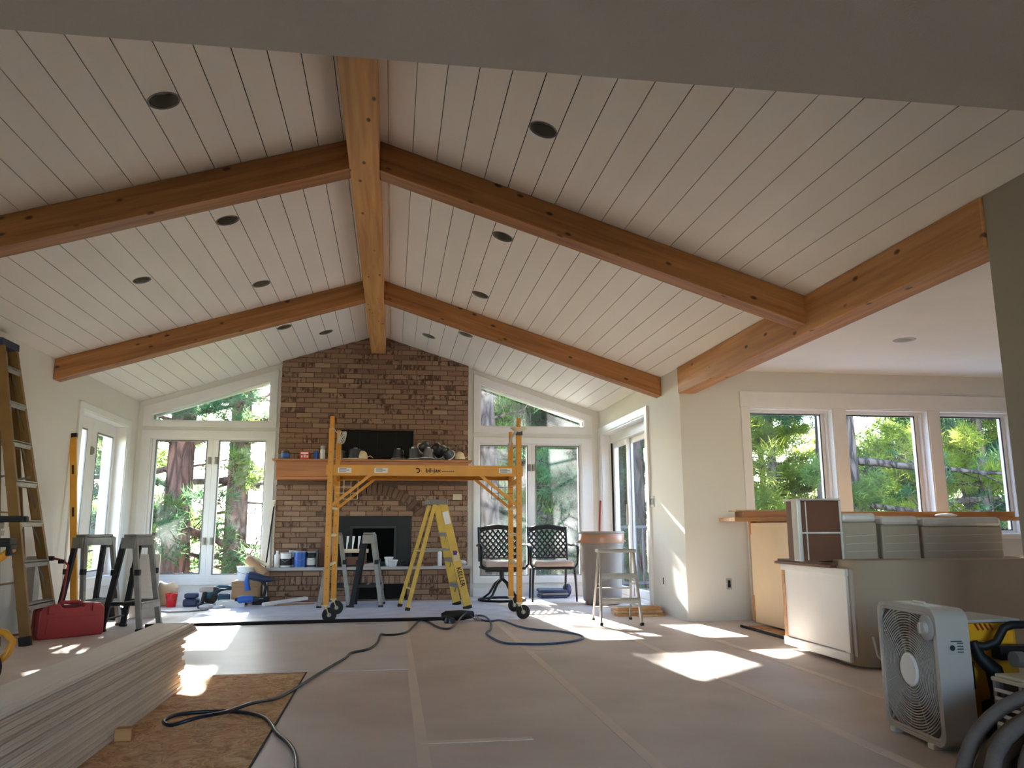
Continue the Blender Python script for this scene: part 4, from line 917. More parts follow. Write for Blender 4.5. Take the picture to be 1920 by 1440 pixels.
g = G(); g.lathe([(.03,-.03),(.085,-.03),(.085,.03),(.03,.03)],24,Matrix.Translation((2.45,3.10,.086)) @ Matrix.Rotation(PI/2,4,'Y'),close=True); part(t, 'wheel', g, M_['rubber'], smooth=35)
g = G(); g.tube([(2.53,3.05,.34),(2.55,3.02,.28),(2.545,3.02,.22),(2.57,3.02,.15)],.006,6); part(t, 'power_cord', g, M_['black'], smooth=50)
g = G(); g.cyl((2.42,2.93,.352),(2.72,2.95,.335),.024); g.cyl((2.40,2.93,.353),(2.44,2.93,.351),.03)
g.cyl((2.55,2.945,.33),(2.55,2.945,0),.012); single('grey_pipe', g, M_['grey'], 'grey pipe end on a thin stand reaching in at the frame edge above the hose', 'pipe', (2.55,2.94,0), smooth=40)
t = thing('work_light', 'grey and clear site lamp with chrome bulb beside the coiled hose', 'lamp', (2.37,2.80,0))
g = G(); g.box(2.27,2.50,2.74,2.90,.285,.30); g.box(2.28,2.49,2.75,2.89,.30,.312); part(t, 'top', g, M_['beige'], bevel=.004)
for x in (2.28,2.475):
    for y in (2.755,2.885): g = G(); g.box(x-.008,x+.008,y-.008,y+.008,0,.29); part(t, 'leg', g, M_['alu'])
g = G(); g.box(2.29,2.47,2.86,2.88,.08,.28); part(t, 'reflector', g, M_['steel'])
g = G(); g.ball((2.37,2.80,.22),(.028,.028,.03),14,8); g.cyl((2.37,2.80,.19),(2.37,2.80,.10),.018); part(t, 'bulb', g, M_['steel'], smooth=50)
g = G()
for k in range(6): g.box(2.266,2.27,2.76,2.88,.10+k*.03,.112+k*.03)
part(t, 'side_louvre', g, M_['white'])
g = G(); g.box(2.30,2.44,2.76,2.86,.06,.10); part(t, 'base', g, M_['dgrey'])
g = G(); g.cyl((2.325,2.70,0),(2.325,2.70,.425),.014); g.cyl((2.325,2.70,.0),(2.325,2.70,.3),.018); single('tripod_pole', g, M_['alu'], 'bright metal tube upright at the frame edge by the site lamp', 'pole', (2.325,2.7,0), smooth=40)
t = thing('hose_coil', 'thick dusty grey hose coiled in the near right corner', 'hose', (2.15,2.30,0))
for k in range(6):
    g = G(); pts = []; q = k % 3
    for i in range(36):
        A = 2*PI*i/36; rx = .45-.045*q; rz_ = .262-.03*q
        x = 2.24+rx*math.cos(A)+.01*math.sin(3*A+k); z = .045+rz_*math.sin(A)
        y = 2.46-.055*k+.10*max(0, math.sin(A))+.02*math.sin(2*A+k)
        if z < .032: y -= (.032-z)*.9; z = .032+.004*k
        pts.append((x, y, z))
    g.tube(pts, .0235, 8, closed=True); part(t, 'coil', g, M_['hose'], smooth=60)
g = G(); g.tube([(1.80,2.16,.15),(1.88,2.17,.19),(2.0,2.18,.23),(2.2,2.2,.25)],[.020,.020,.021,.021],8); part(t, 'hose_end', g, M_['hose'], smooth=60, label='open cut end of the hose')
g = G(); g.box(1.90,2.55,2.14,2.44,.0,.16); part(t, 'dark_bag', g, M_['black'], bevel=.05)

# ------------------------------------------------------------ near left
t = thing('saw_stand', 'folded saw stand with yellow tubes, black clamps and wheels at the left edge', 'tool stand', (-2.3,5.2,0))
g = G(); g.box(-2.62,-2.16,5.16,5.24,.908,.945); g.box(-2.17,-2.145,5.18,5.22,.912,.94); part(t, 'upper_clamp', g, M_['black'], bevel=.004)
g = G(); g.box(-2.62,-2.30,5.13,5.27,.87,.908); g.cyl((-2.6,5.15,.86),(-2.28,5.15,.89),.03); part(t, 'clamp_block', g, M_['dgrey'], bevel=.006)
g = G(); g.box(-2.62,-2.21,5.15,5.25,.765,.815); g.box(-2.235,-2.205,5.16,5.24,.715,.78); part(t, 'lower_clamp', g, M_['black'], bevel=.006)
g = G(); g.box(-2.62,-2.28,5.17,5.23,.83,.86); part(t, 'silver_bar', g, M_['alu'])
g = G(); g.tube([(-2.21,5.2,.755),(-2.30,5.2,.68),(-2.42,5.2,.55),(-2.46,5.2,.3),(-2.46,5.2,.12)],.022,10); part(t, 'arm_tube', g, M_['yellow'], smooth=50)
g = G(); g.tube([(-2.45,5.16,.30),(-2.30,5.14,.30),(-2.17,5.12,.285),(-2.12,5.11,.24),(-2.14,5.10,.17),(-2.19,5.08,.12),(-2.3,5.06,.10)],.021,10); part(t, 'foot_tube', g, M_['yellow'], smooth=50)
for (wx, wy) in ((-2.20,4.96),(-2.52,4.96)):
    Mw = Matrix.Translation((wx,wy,.105)) @ Matrix.Rotation(math.radians(68),4,'Z') @ Matrix.Rotation(PI/2,4,'X')
    g = G(); g.lathe([(.07,-.035),(.095,-.035),(.104,-.022),(.104,.022),(.095,.035),(.07,.035)],32,Mw,close=True); wh = part(t, 'wheel', g, M_['rubber'], smooth=35)
    g = G(); g.lathe([(.012,-.02),(.03,-.026),(.068,-.016),(.071,-.034),(.074,-.034),(.074,.034),(.071,.034),(.068,.016),(.03,.026),(.012,.02)],28,Mw,close=True); part(wh, 'rim', g, M_['yellow'], smooth=35)
    g = G(); g.lathe([(.012,-.04),(.012,.04)],12,Mw); part(wh, 'axle_end', g, M_['black'], smooth=35)
g = G(); g.cyl((-2.2,4.96,.105),(-2.55,4.97,.105),.012); part(t, 'axle', g, M_['dgrey'])
t = thing('tool_case', 'dark red plastic tool case standing on edge beside the tall ladder', 'case', (-2.62,7.30,0), rz=math.radians(42))
g = G(); g.slab([(-.25,0),(.25,0),(.26,.03),(.255,.22),(.22,.262),(.10,.268),(.08,.235),(-.08,.235),(-.10,.268),(-.22,.262),(-.255,.22),(-.26,.03)], [], -.075, .075, Matrix(((1,0,0,0),(0,0,1,0),(0,1,0,0),(0,0,0,1)))); part(t, 'shell', g, M_['red'], bevel=.012, **L)
g = G(); g.box(-.262,.262,-.004,.004,.02,.255); part(t, 'seam', g, mat('case_seam', sr(110,26,30), .5), **L)
g = G(); g.tube([(-.09,0,.25),(-.08,0,.275),(.08,0,.275),(.09,0,.25)],.014,8); part(t, 'handle', g, M_['red'], smooth=50, **L)
for x in (-.17,.17):
    g = G(); g.box(x-.022,x+.022,-.09,.05,.195,.255); part(t, 'latch', g, M_['red'], bevel=.004, **L)
g = G(); g.slab([(-.2,.04),(.2,.04),(.19,.16),(-.19,.16)], [], .0745, .079, Matrix(((1,0,0,0),(0,0,-1,0),(0,1,0,0),(0,0,0,1)))); part(t, 'raised_panel', g, M_['red'], bevel=.004, **L)
g = G(); g.tube([(-2.80,7.62,.30),(-2.78,7.62,.56),(-2.82,7.62,.60),(-2.90,7.62,.62),(-2.93,7.62,.62)],.010,8); g.tube([(-2.80,7.62,.30),(-2.84,7.6,.1),(-2.95,7.6,.012),(-3.1,7.3,.012)],.009,8)
t = thing('extension_cord', 'red black cord hanging behind the tall ladder rungs', 'cord', (-2.8,7.62,0)); part(t, 'cable', g, M_['red'], smooth=50)
g = G(); g.box(-3.02,-2.90,7.60,7.64,.60,.64); g.box(-2.86,-2.81,7.60,7.64,.575,.61); part(t, 'plug', g, M_['black'], bevel=.006)
g = G(); g.box(-3.10,-3.02,7.56,7.68,.0,.64); part(t, 'outlet_post', g, M_['lgrey'])
# long yellow spirit level leaning on the wall
t = thing('spirit_level', 'long yellow spirit level leaning beside the recessed left window', 'level', (-2.97,8.42,0))
a, b = Vector((-2.965,8.40,.0)), Vector((-3.165,8.50,1.80))
dv = (b-a).normalized()
g = G(); g.bar(a,b,.03,.062,up=(1,0,0)); part(t, 'body', g, M_['yellow'], bevel=.003)
g = G(); g.bar(b-dv*.03,b+dv*.012,.034,.066,up=(1,0,0)); g.bar(a,a+dv*.04,.034,.066,up=(1,0,0)); part(t, 'end_cap', g, M_['black'])
for f in (.55,.78):
    p = a+(b-a)*f; g = G(); g.bar(p,p+dv*.09,.036,.02,up=(1,0,0)); part(t, 'vial_slot', g, M_['black'])
g = G(); g.bar((-3.0,8.30,.03),(-2.84,8.62,.12),.05,.05); g.bar((-2.84,8.62,.12),(-2.80,8.66,.02),.04,.04); single('yellow_clamp', g, M_['toolyel'], 'short yellow clamp lying at the foot of the spirit level', 'clamp', (-2.92,8.45,0), bevel=.004)
g = G(); g.ball((-2.72,8.62,.07),(.16,.09,.07),12,8); g.box(-2.85,-2.6,8.56,8.68,0,.05); single('tool_bag', g, M_['black'], 'low black tool bag on the floor under the recessed window', 'bag', (-2.72,8.62,0), smooth=40)
g = G(); g.box(-2.56,-2.30,8.66,8.69,.0,.62); single('white_panel', g, M_['film'], 'pale panel sheet standing behind the black and silver platform', 'panel', (-2.43,8.68,0), bevel=.003)
# stack of primed boards
for k in range(17):
    dx = random.uniform(-.010,.007); y1 = 4.82+(.22 if k > 13 else 0)+random.uniform(-.05,.09)-(0 if k > 4 else .03)
    g = G(); wd = .205; x1 = -1.122+dx; z0 = .002+k*.0192
    g.slab([(x1-wd,z0),(x1-.004,z0),(x1,z0+.003),(x1,z0+.007),(x1-.005,z0+.0095),(x1,z0+.012),(x1,z0+.0150),(x1-.003,z0+.0168),(x1-.03,z0+.0168),(x1-.03,z0+.0191),(x1-wd,z0+.0191)], [], .9, y1, Matrix(((1,0,0,0),(0,0,1,0),(0,1,0,0),(0,0,0,1))))
    od = ['','second','third','fourth','fifth','sixth','seventh','eighth','ninth','tenth','eleventh','twelfth','thirteenth','fourteenth','fifteenth','sixteenth']
    lab = 'topmost long primed board of the near left stack' if k == 16 else ('lowest long primed board of the near left stack, on the OSB' if k == 0 else 'long primed white board, %s from the bottom of the near left stack' % od[k])
    single('primed_board', g, M_['primed'] if k % 3 else M_['primed2'], lab, 'board', (-1.2,3,z0), group='stacked primed boards')
g = G(); g.box(-1.9,-.50,1.2,5.235,0,.0025); g.box(-1.9,-.495,1.2,5.225,.0,.0019)
o = single('osb_sheet', g, M_['osb'], 'flat OSB sheet under the stack of primed boards', 'sheet', (-1,3.5,0))
for o2 in [q for q in COL.objects if q.name.startswith('primed_board')]: o2.location.z += .001
g = G(); g.box(-.499,-.492,3.0,5.235,0,.006); g.box(-.75,-.499,5.228,5.235,0,.004); single('black_edge_strip', g, M_['deepblack'], 'thin black strip along the edge of the OSB sheet', 'strip', (-.495,4,0))
g = G(); g.box(-1.112,-1.045,3.70,3.75,.003,.052); single('wood_block', g, M_['pinex'], 'small wood block on the OSB against the board stack', 'block', (-1.08,3.72,.003), bevel=.002)
# cords
def smoothpath(pts, n=4):
    P = [Vector(p) for p in pts]; out_ = []
    for i in range(len(P)-1):
        a = P[max(i-1,0)]; b = P[i]; c = P[i+1]; d = P[min(i+2,len(P)-1)]
        for k in range(n):
            u = k/n; out_.append(.5*((2*b)+(c-a)*u+(2*a-5*b+4*c-d)*u*u+(3*b-a-3*c+d)*u**3))
    out_.append(P[-1]); return out_
c1 = [(-.20,2.4),(-.30,3.0),(-.34,3.32),(-.39,3.52),(-.46,3.70),(-.51,3.88),(-.56,4.01),(-.64,4.11),(-.74,4.17),(-.87,4.18),(-.97,4.14),(-1.0,4.06),(-.99,3.98),(-.94,3.93),(-.84,3.95),(-.74,4.04),(-.65,4.22),(-.56,4.45),(-.49,4.73),(-.43,5.04),(-.36,5.38),(-.29,5.7),(-.26,5.93),(-.15,6.09),(-.09,6.41),(-.07,6.9),(-.03,6.86),(.06,6.88),(.15,7.05),(.22,7.5),(.29,7.90),(.36,7.70),(.42,7.32),(.5,7.19),(.58,7.41),(.66,7.72),(.72,7.83)]
pz = []
for i, (x, y) in enumerate(c1):
    z = .011
    if 14 <= i <= 16: z = .034
    if i >= len(c1)-3: z = .02+.03*(i-len(c1)+3)
    pz.append((x, y, z))
t = thing('extension_cord', 'dark blue extension cord looping across the OSB and the paper floor', 'cord', (-.4,5,0)); g = G(); g.tube(smoothpath(pz), .0085, 8); part(t, 'cable', g, M_['cord'], smooth=60)
c2 = [(.70,7.86),(.78,8.10),(.88,8.22),(.93,8.05),(.92,7.56),(.86,7.09),(.79,6.82),(.81,6.49),(.86,6.24),(.97,6.17),(1.15,6.13),(1.35,6.21),(1.49,6.37),(1.53,6.52),(1.50,6.69),(1.38,6.89),(1.22,7.03),(1.12,7.28),(1.01,7.54),(.93,7.70),(.86,7.80)]
pz = [(x, y, .010+(.022 if i in (18,) else 0)+(.05 if i == 0 else 0)) for i, (x, y) in enumerate(c2)]
t = thing('extension_cord', 'blue cord loop on the floor by the right scaffold castor', 'cord', (1,7,0)); g = G(); g.tube(smoothpath(pz), .0085, 8); part(t, 'cable', g, M_['bluecord'], smooth=60)
g = G(); g.tube([(.86,7.80,.012),(.82,7.83,.016),(.80,7.85,.02)],.014,8); part(t, 'plug', g, M_['lgrey'], smooth=50)
t = thing('pole_sander', 'long black pole tool with motor head lying across the floor', 'power tool', (-.6,7.82,0))
g = G(); g.tube([(-2.15,7.78,.020),(-1.2,7.80,.022),(-.5,7.84,.024),(.52,7.76,.034)],.017,8); part(t, 'pole', g, M_['deepblack'], smooth=60)
g = G(); g.tube([(.48,7.755,.05),(.52,7.76,.055),(.66,7.84,.055),(.78,7.92,.05)],[.035,.05,.048,.035],12); part(t, 'motor_body', g, M_['black'], smooth=50)
g = G(); g.lathe([(.05,0),(.052,.02),(.04,.045),(0,.05)],20,Matrix.Translation((.55,7.70,.0))); part(t, 'round_end', g, M_['dgrey'], smooth=40)
g = G(); g.tube([(.76,7.85,.05),(.80,7.80,.01),(.84,7.84,.01),(.82,7.92,.05)],.006,6); part(t, 'wire_foot', g, M_['steel'], smooth=50)
g = G(); g.slab([(.96,5.98),(1.05,5.90),(1.16,5.87),(1.14,5.93),(1.03,5.97)], [], .0015, .0035); single('paper_scrap', g, M_['tape'], 'torn pale paper scrap on the floor inside the cord loop', 'paper', (1.05,5.93,.0015))

# ------------------------------------------------------------ things on the floor under the left window
def bucket(name, label, c, r0, r1, h, m, cat='bucket', handle=True, group=None):
    t = thing(name, label, cat, c, group=group); B = Matrix.Translation(c)
    g = G(); g.lathe([(r0*.96,0),(r0,.004),(r1,h-.02),(r1+.006,h-.018),(r1+.006,h),(r1-.006,h),(r0-.006,.012),(0,.012)], 28, B); part(t, 'body', g, m, smooth=35)
    if handle:
        g = G(); g.tube([(c[0]-r1-.004,c[1],c[2]+h-.03),(c[0]-r1*.8,c[1]-r1*.7,c[2]+h*.62),(c[0],c[1]-r1-.012,c[2]+h*.48),(c[0]+r1*.8,c[1]-r1*.7,c[2]+h*.62),(c[0]+r1+.004,c[1],c[2]+h-.03)],.003,6); part(t, 'wire_handle', g, M_['steel'], smooth=60)
    return t
bucket('small_bucket', 'small bright red bucket on the floor under the left casement window', (-2.46,9.85,0), .05, .06, .15, M_['bred'])
bucket('bucket', 'dark teal bucket behind the silver work platform by the window', (-2.74,9.9,0), .11, .125, .27, M_['teal'])
t = thing('folded_bag', 'crumpled brown paper bag beside the red bucket', 'bag', (-2.58,10.05,0))
g = G(); g.slab([(-2.68,0),(-2.46,0),(-2.45,.20),(-2.5,.27),(-2.58,.24),(-2.66,.28),(-2.70,.18)], [], 10.0, 10.12, frameXZ(0)); part(t, 'bag', g, M_['kraft'], bevel=.02)
t = thing('bit_case', 'navy rounded charger case on the floor left of the drill', 'case', (-2.25,9.88,0))
g = G(); g.box(-2.33,-2.17,9.80,9.95,0,.085); part(t, 'lower_shell', g, M_['navy'], bevel=.02)
g = G(); g.box(-2.32,-2.18,9.81,9.94,.09,.15); part(t, 'upper_shell', g, M_['navy'], bevel=.02)
def drill(label, c, rz, mh, mb, sz=1.0, rot=None, chucklen=.09):
    t = thing('cordless_drill', label, 'drill', c, rot=(rot if rot else (0,0,rz)))
    s = sz; g = G(); g.tube([(-.08*s,0,.20*s),(-.04*s,0,.205*s),(.06*s,0,.205*s)],[.024*s,.034*s,.032*s],14); part(t, 'motor_body', g, mh, smooth=40, **L)
    g = G(); g.tube([(.06*s,0,.205*s),(.09*s,0,.205*s),(.12*s,0,.205*s)],[.024*s,.024*s,.014*s],14); part(t, 'chuck', g, M_['dgrey'], smooth=40, **L)
    g = G(); g.cyl((.12*s,0,.205*s),((.12+chucklen)*s,0,.205*s),.004*s); part(t, 'bit', g, M_['steel'], **L)
    g = G(); g.tube([(-.02*s,0,.18*s),(-.035*s,0,.12*s),(-.045*s,0,.05*s)],[.024*s,.02*s,.024*s],12); part(t, 'grip', g, mb, smooth=50, **L)
    g = G(); g.box(-.09*s,.03*s,-.035*s,.035*s,0,.055*s); part(t, 'battery', g, M_['black'], bevel=.006*s, **L)
    g = G(); g.box(-.012*s,.004*s,-.008*s,.008*s,.14*s,.165*s); part(t, 'trigger', g, M_['black'], **L)
    return t
drill('grey cordless drill standing on its battery by the charger case', (-2.03,9.62,0), .35, M_['lgrey'], M_['black'])
t = thing('circular_saw', 'dark teal handled power saw on the floor under the window', 'power tool', (-2.03,10.1,0))
g = G(); g.tube([(-2.10,10.08,.07),(-2.08,10.08,.13),(-1.98,10.08,.185),(-1.90,10.08,.19),(-1.80,10.08,.175)],[.045,.055,.04,.03,.018],12); part(t, 'handle_body', g, M_['teal'], smooth=50)
g = G(); g.lathe([(.08,-.02),(.085,0),(.08,.02)],24,Matrix.Translation((-2.08,10.06,.09)) @ Matrix.Rotation(PI/2,4,'X')); part(t, 'blade_guard', g, M_['black'], smooth=35)
g = G(); g.box(-2.16,-1.84,9.99,10.14,0,.012); part(t, 'base_plate', g, M_['steel'])
g = G(); g.cyl((-1.98,10.02,.075),(-1.86,10.02,.075),.05); part(t, 'motor', g, M_['teal'], smooth=40)
t = thing('plastic_tray', 'white plastic tray with scraps on the sunlit floor', 'tray', (-1.78,9.75,0))
g = G(); g.box(-1.93,-1.62,9.62,9.86,0,.012); 
for a_ in ((-1.93,-1.915,9.62,9.86),(-1.635,-1.62,9.62,9.86),(-1.93,-1.62,9.62,9.635),(-1.93,-1.62,9.845,9.86)): g.box(*a_,0,.07)
part(t, 'tray', g, M_['white'], bevel=.004)
g = G(); g.ball((-2.02,9.6,.02),(.1,.07,.03),10,6); g.ball((-1.88,9.55,.015),(.07,.05,.025),10,6); single('plastic_scrap', g, M_['film'], 'crumpled clear plastic scraps before the white tray', 'plastic', (-1.95,9.58,0), smooth=60)
drill('large blue hammer drill lying on its side before the cardboard box', (-1.64,9.72,.05), .1, M_['blue'], M_['blue'], 1.15, rot=(1.35,0,.25), chucklen=.04)
t = thing('hammer_drill', 'big navy hammer drill with long bit resting before the brick hearth', 'drill', (-1.50,9.95,0))
g = G(); g.tube([(-1.64,9.93,.34),(-1.60,9.93,.33),(-1.46,9.93,.29),(-1.38,9.93,.285)],[.04,.05,.04,.03],12); part(t, 'motor_body', g, M_['navy'], smooth=40)
g = G(); g.tube([(-1.64,9.93,.36),(-1.66,9.93,.26),(-1.64,9.93,.16)],[.026,.03,.034],10); part(t, 'grip', g, M_['blue'], smooth=50)
g = G(); g.tube([(-1.38,9.93,.285),(-1.33,9.93,.285),(-1.22,9.93,.29)],[.022,.012,.007],10); part(t, 'bit', g, M_['dgrey'], smooth=40)
g = G(); g.box(-1.58,-1.40,9.88,9.98,.0,.09); g.tube([(-1.47,9.93,.27),(-1.44,9.93,.2),(-1.46,9.93,.08)],.02,8); part(t, 'side_handle', g, M_['black'], bevel=.006)
t = thing('cardboard_box', 'brown cardboard box on the floor at the left end of the hearth', 'box', (-1.68,10.2,0))
g = G(); g.box(-1.84,-1.54,10.02,10.38,0,.20); part(t, 'carton', g, M_['card'], bevel=.004)
g = G(); g.box(-1.845,-1.535,10.015,10.385,.20,.262); part(t, 'lid', g, M_['card'], bevel=.004, label='darker cardboard lid')
bucket('bucket', 'white plastic bucket standing on the cardboard box', (-1.70,10.19,.262), .105, .118, .165, M_['white'])
g = G(); g.tube([(-1.70,10.22,.50),(-1.46,10.05,.33)],.05,16); g.tube([(-1.705,10.222,.503),(-1.70,10.22,.50)],.047,16); single('cardboard_tube', g, M_['card'], 'thick cardboard tube leaning out of the white bucket', 'tube', (-1.62,10.15,.3), smooth=40)
g = G(); g.tube([(-1.73,10.30,.54),(-1.44,10.14,.43)],.022,12); single('cardboard_tube', g, M_['kraft'], 'thinner long tube resting behind the thick cardboard tube', 'tube', (-1.6,10.22,.3), smooth=40)
for k, (xb, xt, yb_, nm, mm, lab) in enumerate([(-1.585,-1.475,10.30,'wood_board','primed','pale primed board leaning between window casing and chimney'),(-1.50,-1.455,10.24,'black_rod','deepblack','thin dark rod leaning against the chimney edge')]):
    g = G(); zt = 1.22-.04*k
    g.bar((xb,yb_,.41 if k else .0),(xt,10.40,zt),.06 if k == 0 else .016,.02 if k == 0 else .016,up=(0,1,0)); single(nm, g, M_[mm], lab, 'board' if k == 0 else 'rod', (xb,yb_,.41 if k else 0), bevel=.002)
a = Vector((-1.40,9.62,.0)); g = G(); g.bar((-1.42,9.66,.025),(-.98,10.02,.06),.07,.035); single('wood_board', g, M_['trim'], 'white trim board lying aslant on the floor before the hearth', 'board', (-1.2,9.8,0), bevel=.003)
g = G(); g.bar((-1.30,9.72,.008),(-.88,9.90,.008),.05,.016); single('wood_board', g, M_['card'], 'thin reddish board under the white trim board', 'board', (-1.1,9.8,0), bevel=.002)
g = G(); g.tube([(-2.45,9.3,.008),(-2.3,9.15,.008),(-2.1,9.2,.008),(-1.95,9.35,.008),(-2.05,9.45,.008)],.008,6); single('floor_cable', g, M_['grey'], 'thin grey cable on the floor before the red bucket', 'cable', (-2.2,9.3,0), smooth=60)

# ------------------------------------------------------------ things on the hearth
Z0 = .405
def paintcan(label, x, y, r, h, m, lid='lgrey', band=None, name='paint_can'):
    t = thing(name, label, 'can', (x,y,Z0)); B = Matrix.Translation((x,y,Z0))
    g = G(); g.lathe([(r,0),(r,h),(r-.006,h+.002),(r-.008,h-.004),(0,h-.004)], 24, B); part(t, 'body', g, m, smooth=35)
    g = G(); g.lathe([(r+.003,h-.008),(r+.003,h+.003),(r-.004,h+.003),(r-.004,h-.008)], 24, B, close=True); part(t, 'rim', g, M_[lid], smooth=35)
    g = G(); g.lathe([(r+.002,0),(r+.002,.008),(r-.003,.008),(r-.003,0)], 24, B, close=True); part(t, 'base_ring', g, M_[lid], smooth=35)
    if band:
        g = G(); g.lathe([(r+.001,h*.15),(r+.0015,h*.15),(r+.0015,h*.6),(r+.001,h*.6)], 24, B, close=True); part(t, 'paper_label', g, M_[band], smooth=35)
    g = G(); g.tube([(x-r-.002,y,Z0+h*.85),(x-r*.7,y-r*.8,Z0+h*.55),(x,y-r-.008,Z0+h*.42),(x+r*.7,y-r*.8,Z0+h*.55),(x+r+.002,y,Z0+h*.85)],.0025,6); part(t, 'wire_handle', g, M_['steel'], smooth=60)
    return t
paintcan('blue plastic paint pail on the hearth', -1.10, 10.27, .075, .19, M_['blue'])
g = G(); g.lathe([(.035,0),(.035,.15),(.014,.17),(.014,.2),(0,.2)],16,Matrix.Translation((-1.37,10.25,Z0))); single('spray_bottle', g, M_['white'], 'white bottle at the left end of the hearth', 'bottle', (-1.37,10.25,Z0), smooth=40)
paintcan('white and black paint can next to the white bottle', -1.27, 10.27, .068, .175, M_['white'], band='ink')
paintcan('grey paint can half hidden behind the blue pail', -1.19, 10.345, .055, .2, M_['lgrey'], band='ink')
paintcan('dark paint can right of the blue pail', -.965, 10.27, .058, .185, M_['black'], band='film')
g = G(); g.box(-.905,-.885,10.22,10.37,Z0,Z0+.215); single('dark_board', g, M_['dgrey'], 'dark narrow board standing on the hearth right of the paint cans', 'board', (-.89,10.3,Z0), bevel=.002)
g = G(); g.bar((-.80,10.33,Z0),(-.79,10.40,Z0+.36),.15,.014,up=(0,1,0)); single('brown_panel', g, M_['dbox'], 'brown panel leaning on the bricks behind the scaffold post', 'panel', (-.79,10.36,Z0), bevel=.002)
t = thing('tool_rack', 'small pale tray holding white handled scrapers before the firebox', 'tool tray', (-.45,10.28,Z0))
g = G(); g.box(-.60,-.28,10.21,10.27,Z0+.17,Z0+.215); part(t, 'pale_bar', g, M_['kraft'], bevel=.003)
g = G(); g.box(-.58,-.56,10.22,10.26,Z0,Z0+.17); g.box(-.32,-.30,10.22,10.26,Z0,Z0+.17); g.box(-.58,-.30,10.225,10.255,Z0+.02,Z0+.12); part(t, 'basket', g, M_['dbox'])
for k in range(4):
    x = -.545+k*.07; g = G(); g.tube([(x,10.24,Z0+.20),(x+.004,10.24,Z0+.27),(x+.008,10.24,Z0+.30),(x+.012,10.24,Z0+.37)],[.006,.01,.012,.016],8); part(t, 'scraper', g, M_['white'], smooth=50)
g = G(); g.slab([(-.42,0),(-.14,0),(-.2,.05),(-.36,.03)], [], 0, .09, Matrix(((1,0,0,0),(0,0,1,10.17),(0,1,0,Z0),(0,0,0,1)))); single('rag', g, M_['cushion'], 'pink grey rag on the hearth in front of the scraper tray', 'cloth', (-.3,10.2,Z0), bevel=.012)
bucket('plastic_tub', 'white plastic tub stacked on another on the hearth', (-.03,10.27,Z0+.0), .035, .05, .115, M_['white'], 'tub', False)
bucket('plastic_tub', 'clear plastic tub in front on the hearth', (.02,10.19,Z0), .045, .058, .085, M_['film'], 'tub', False)
g = G(); g.tube([(.12,10.2,Z0+.03),(.16,10.2,Z0+.035),(.20,10.2,Z0+.03)],[.02,.03,.028],12); g.box(.20,.215,10.175,10.225,Z0,Z0+.06); single('tape_measure', g, M_['black'], 'black tape roll on the hearth right of the tubs', 'tape', (.16,10.2,Z0), smooth=40)
g = G(); g.lathe([(.026,0),(.026,.17),(.010,.18),(.006,.20),(0,.2)],14,Matrix.Translation((.60,10.25,Z0))); single('caulk_tube', g, M_['white'], 'white caulk tube standing on the hearth behind the yellow ladder', 'tube', (.6,10.25,Z0), smooth=40)
g = G(); g.ball((.88,10.25,Z0+.035),(.06,.05,.035),10,6); single('crumpled_paper', g, M_['film'], 'crumpled pale paper at the right end of the hearth', 'paper', (.88,10.25,Z0), smooth=60)
g = G(); g.box(.40,.52,10.22,10.3,Z0,Z0+.03); single('brick_offcut', g, M_['dbox'], 'brown block on the hearth behind the yellow ladder', 'block', (.46,10.26,Z0), bevel=.003)

# ------------------------------------------------------------ things on the mantel
Z1 = 1.715
g = G(); g.lathe([(.05,0),(.052,.005),(.052,.085),(.045,.092),(.045,.105),(0,.105)],20,Matrix.Translation((-1.325,10.22,Z1))); t = thing('jar', 'dark glass jar with blue label at the left end of the mantel', 'jar', (-1.325,10.22,Z1)); part(t, 'jar_body', g, M_['dgrey'], smooth=40)
g = G(); g.lathe([(.053,.015),(.0535,.015),(.0535,.07),(.053,.07)],20,Matrix.Translation((-1.325,10.22,Z1)),close=True); part(t, 'paper_label', g, M_['blue'], smooth=40)
t = thing('small_carton', 'red and white carton on the mantel', 'carton', (-1.09,10.2,Z1)); g = G(); g.box(-1.145,-1.035,10.16,10.24,Z1,Z1+.095); part(t, 'carton', g, M_['bred'], bevel=.003)
g = G()
for k in range(3): g.box(-1.13+k*.033,-1.11+k*.033,10.1585,10.16,Z1+.02,Z1+.045+.012*(k % 2))
g.box(-1.135,-1.045,10.1585,10.16,Z1+.065,Z1+.085); part(t, 'carton_print', g, M_['white'])
g = G(); g.lathe([(.026,0),(.027,.085),(.02,.10),(.02,.108),(0,.108)],18,Matrix.Translation((-.955,10.2,Z1))); single('drink_can', g, M_['blue'], 'slim blue can on the mantel left of the white bottle', 'can', (-.955,10.2,Z1), smooth=40)
t = thing('bottle', 'white bottle with grey cap on the mantel', 'bottle', (-.875,10.2,Z1)); g = G(); g.lathe([(.03,0),(.032,.01),(.032,.11),(.026,.125),(0,.125)],18,Matrix.Translation((-.875,10.2,Z1))); part(t, 'bottle_body', g, M_['white'], smooth=40)
g = G(); g.lathe([(.027,.125),(.027,.17),(0,.17)],18,Matrix.Translation((-.875,10.2,Z1))); part(t, 'cap', g, M_['lgrey'], smooth=40)
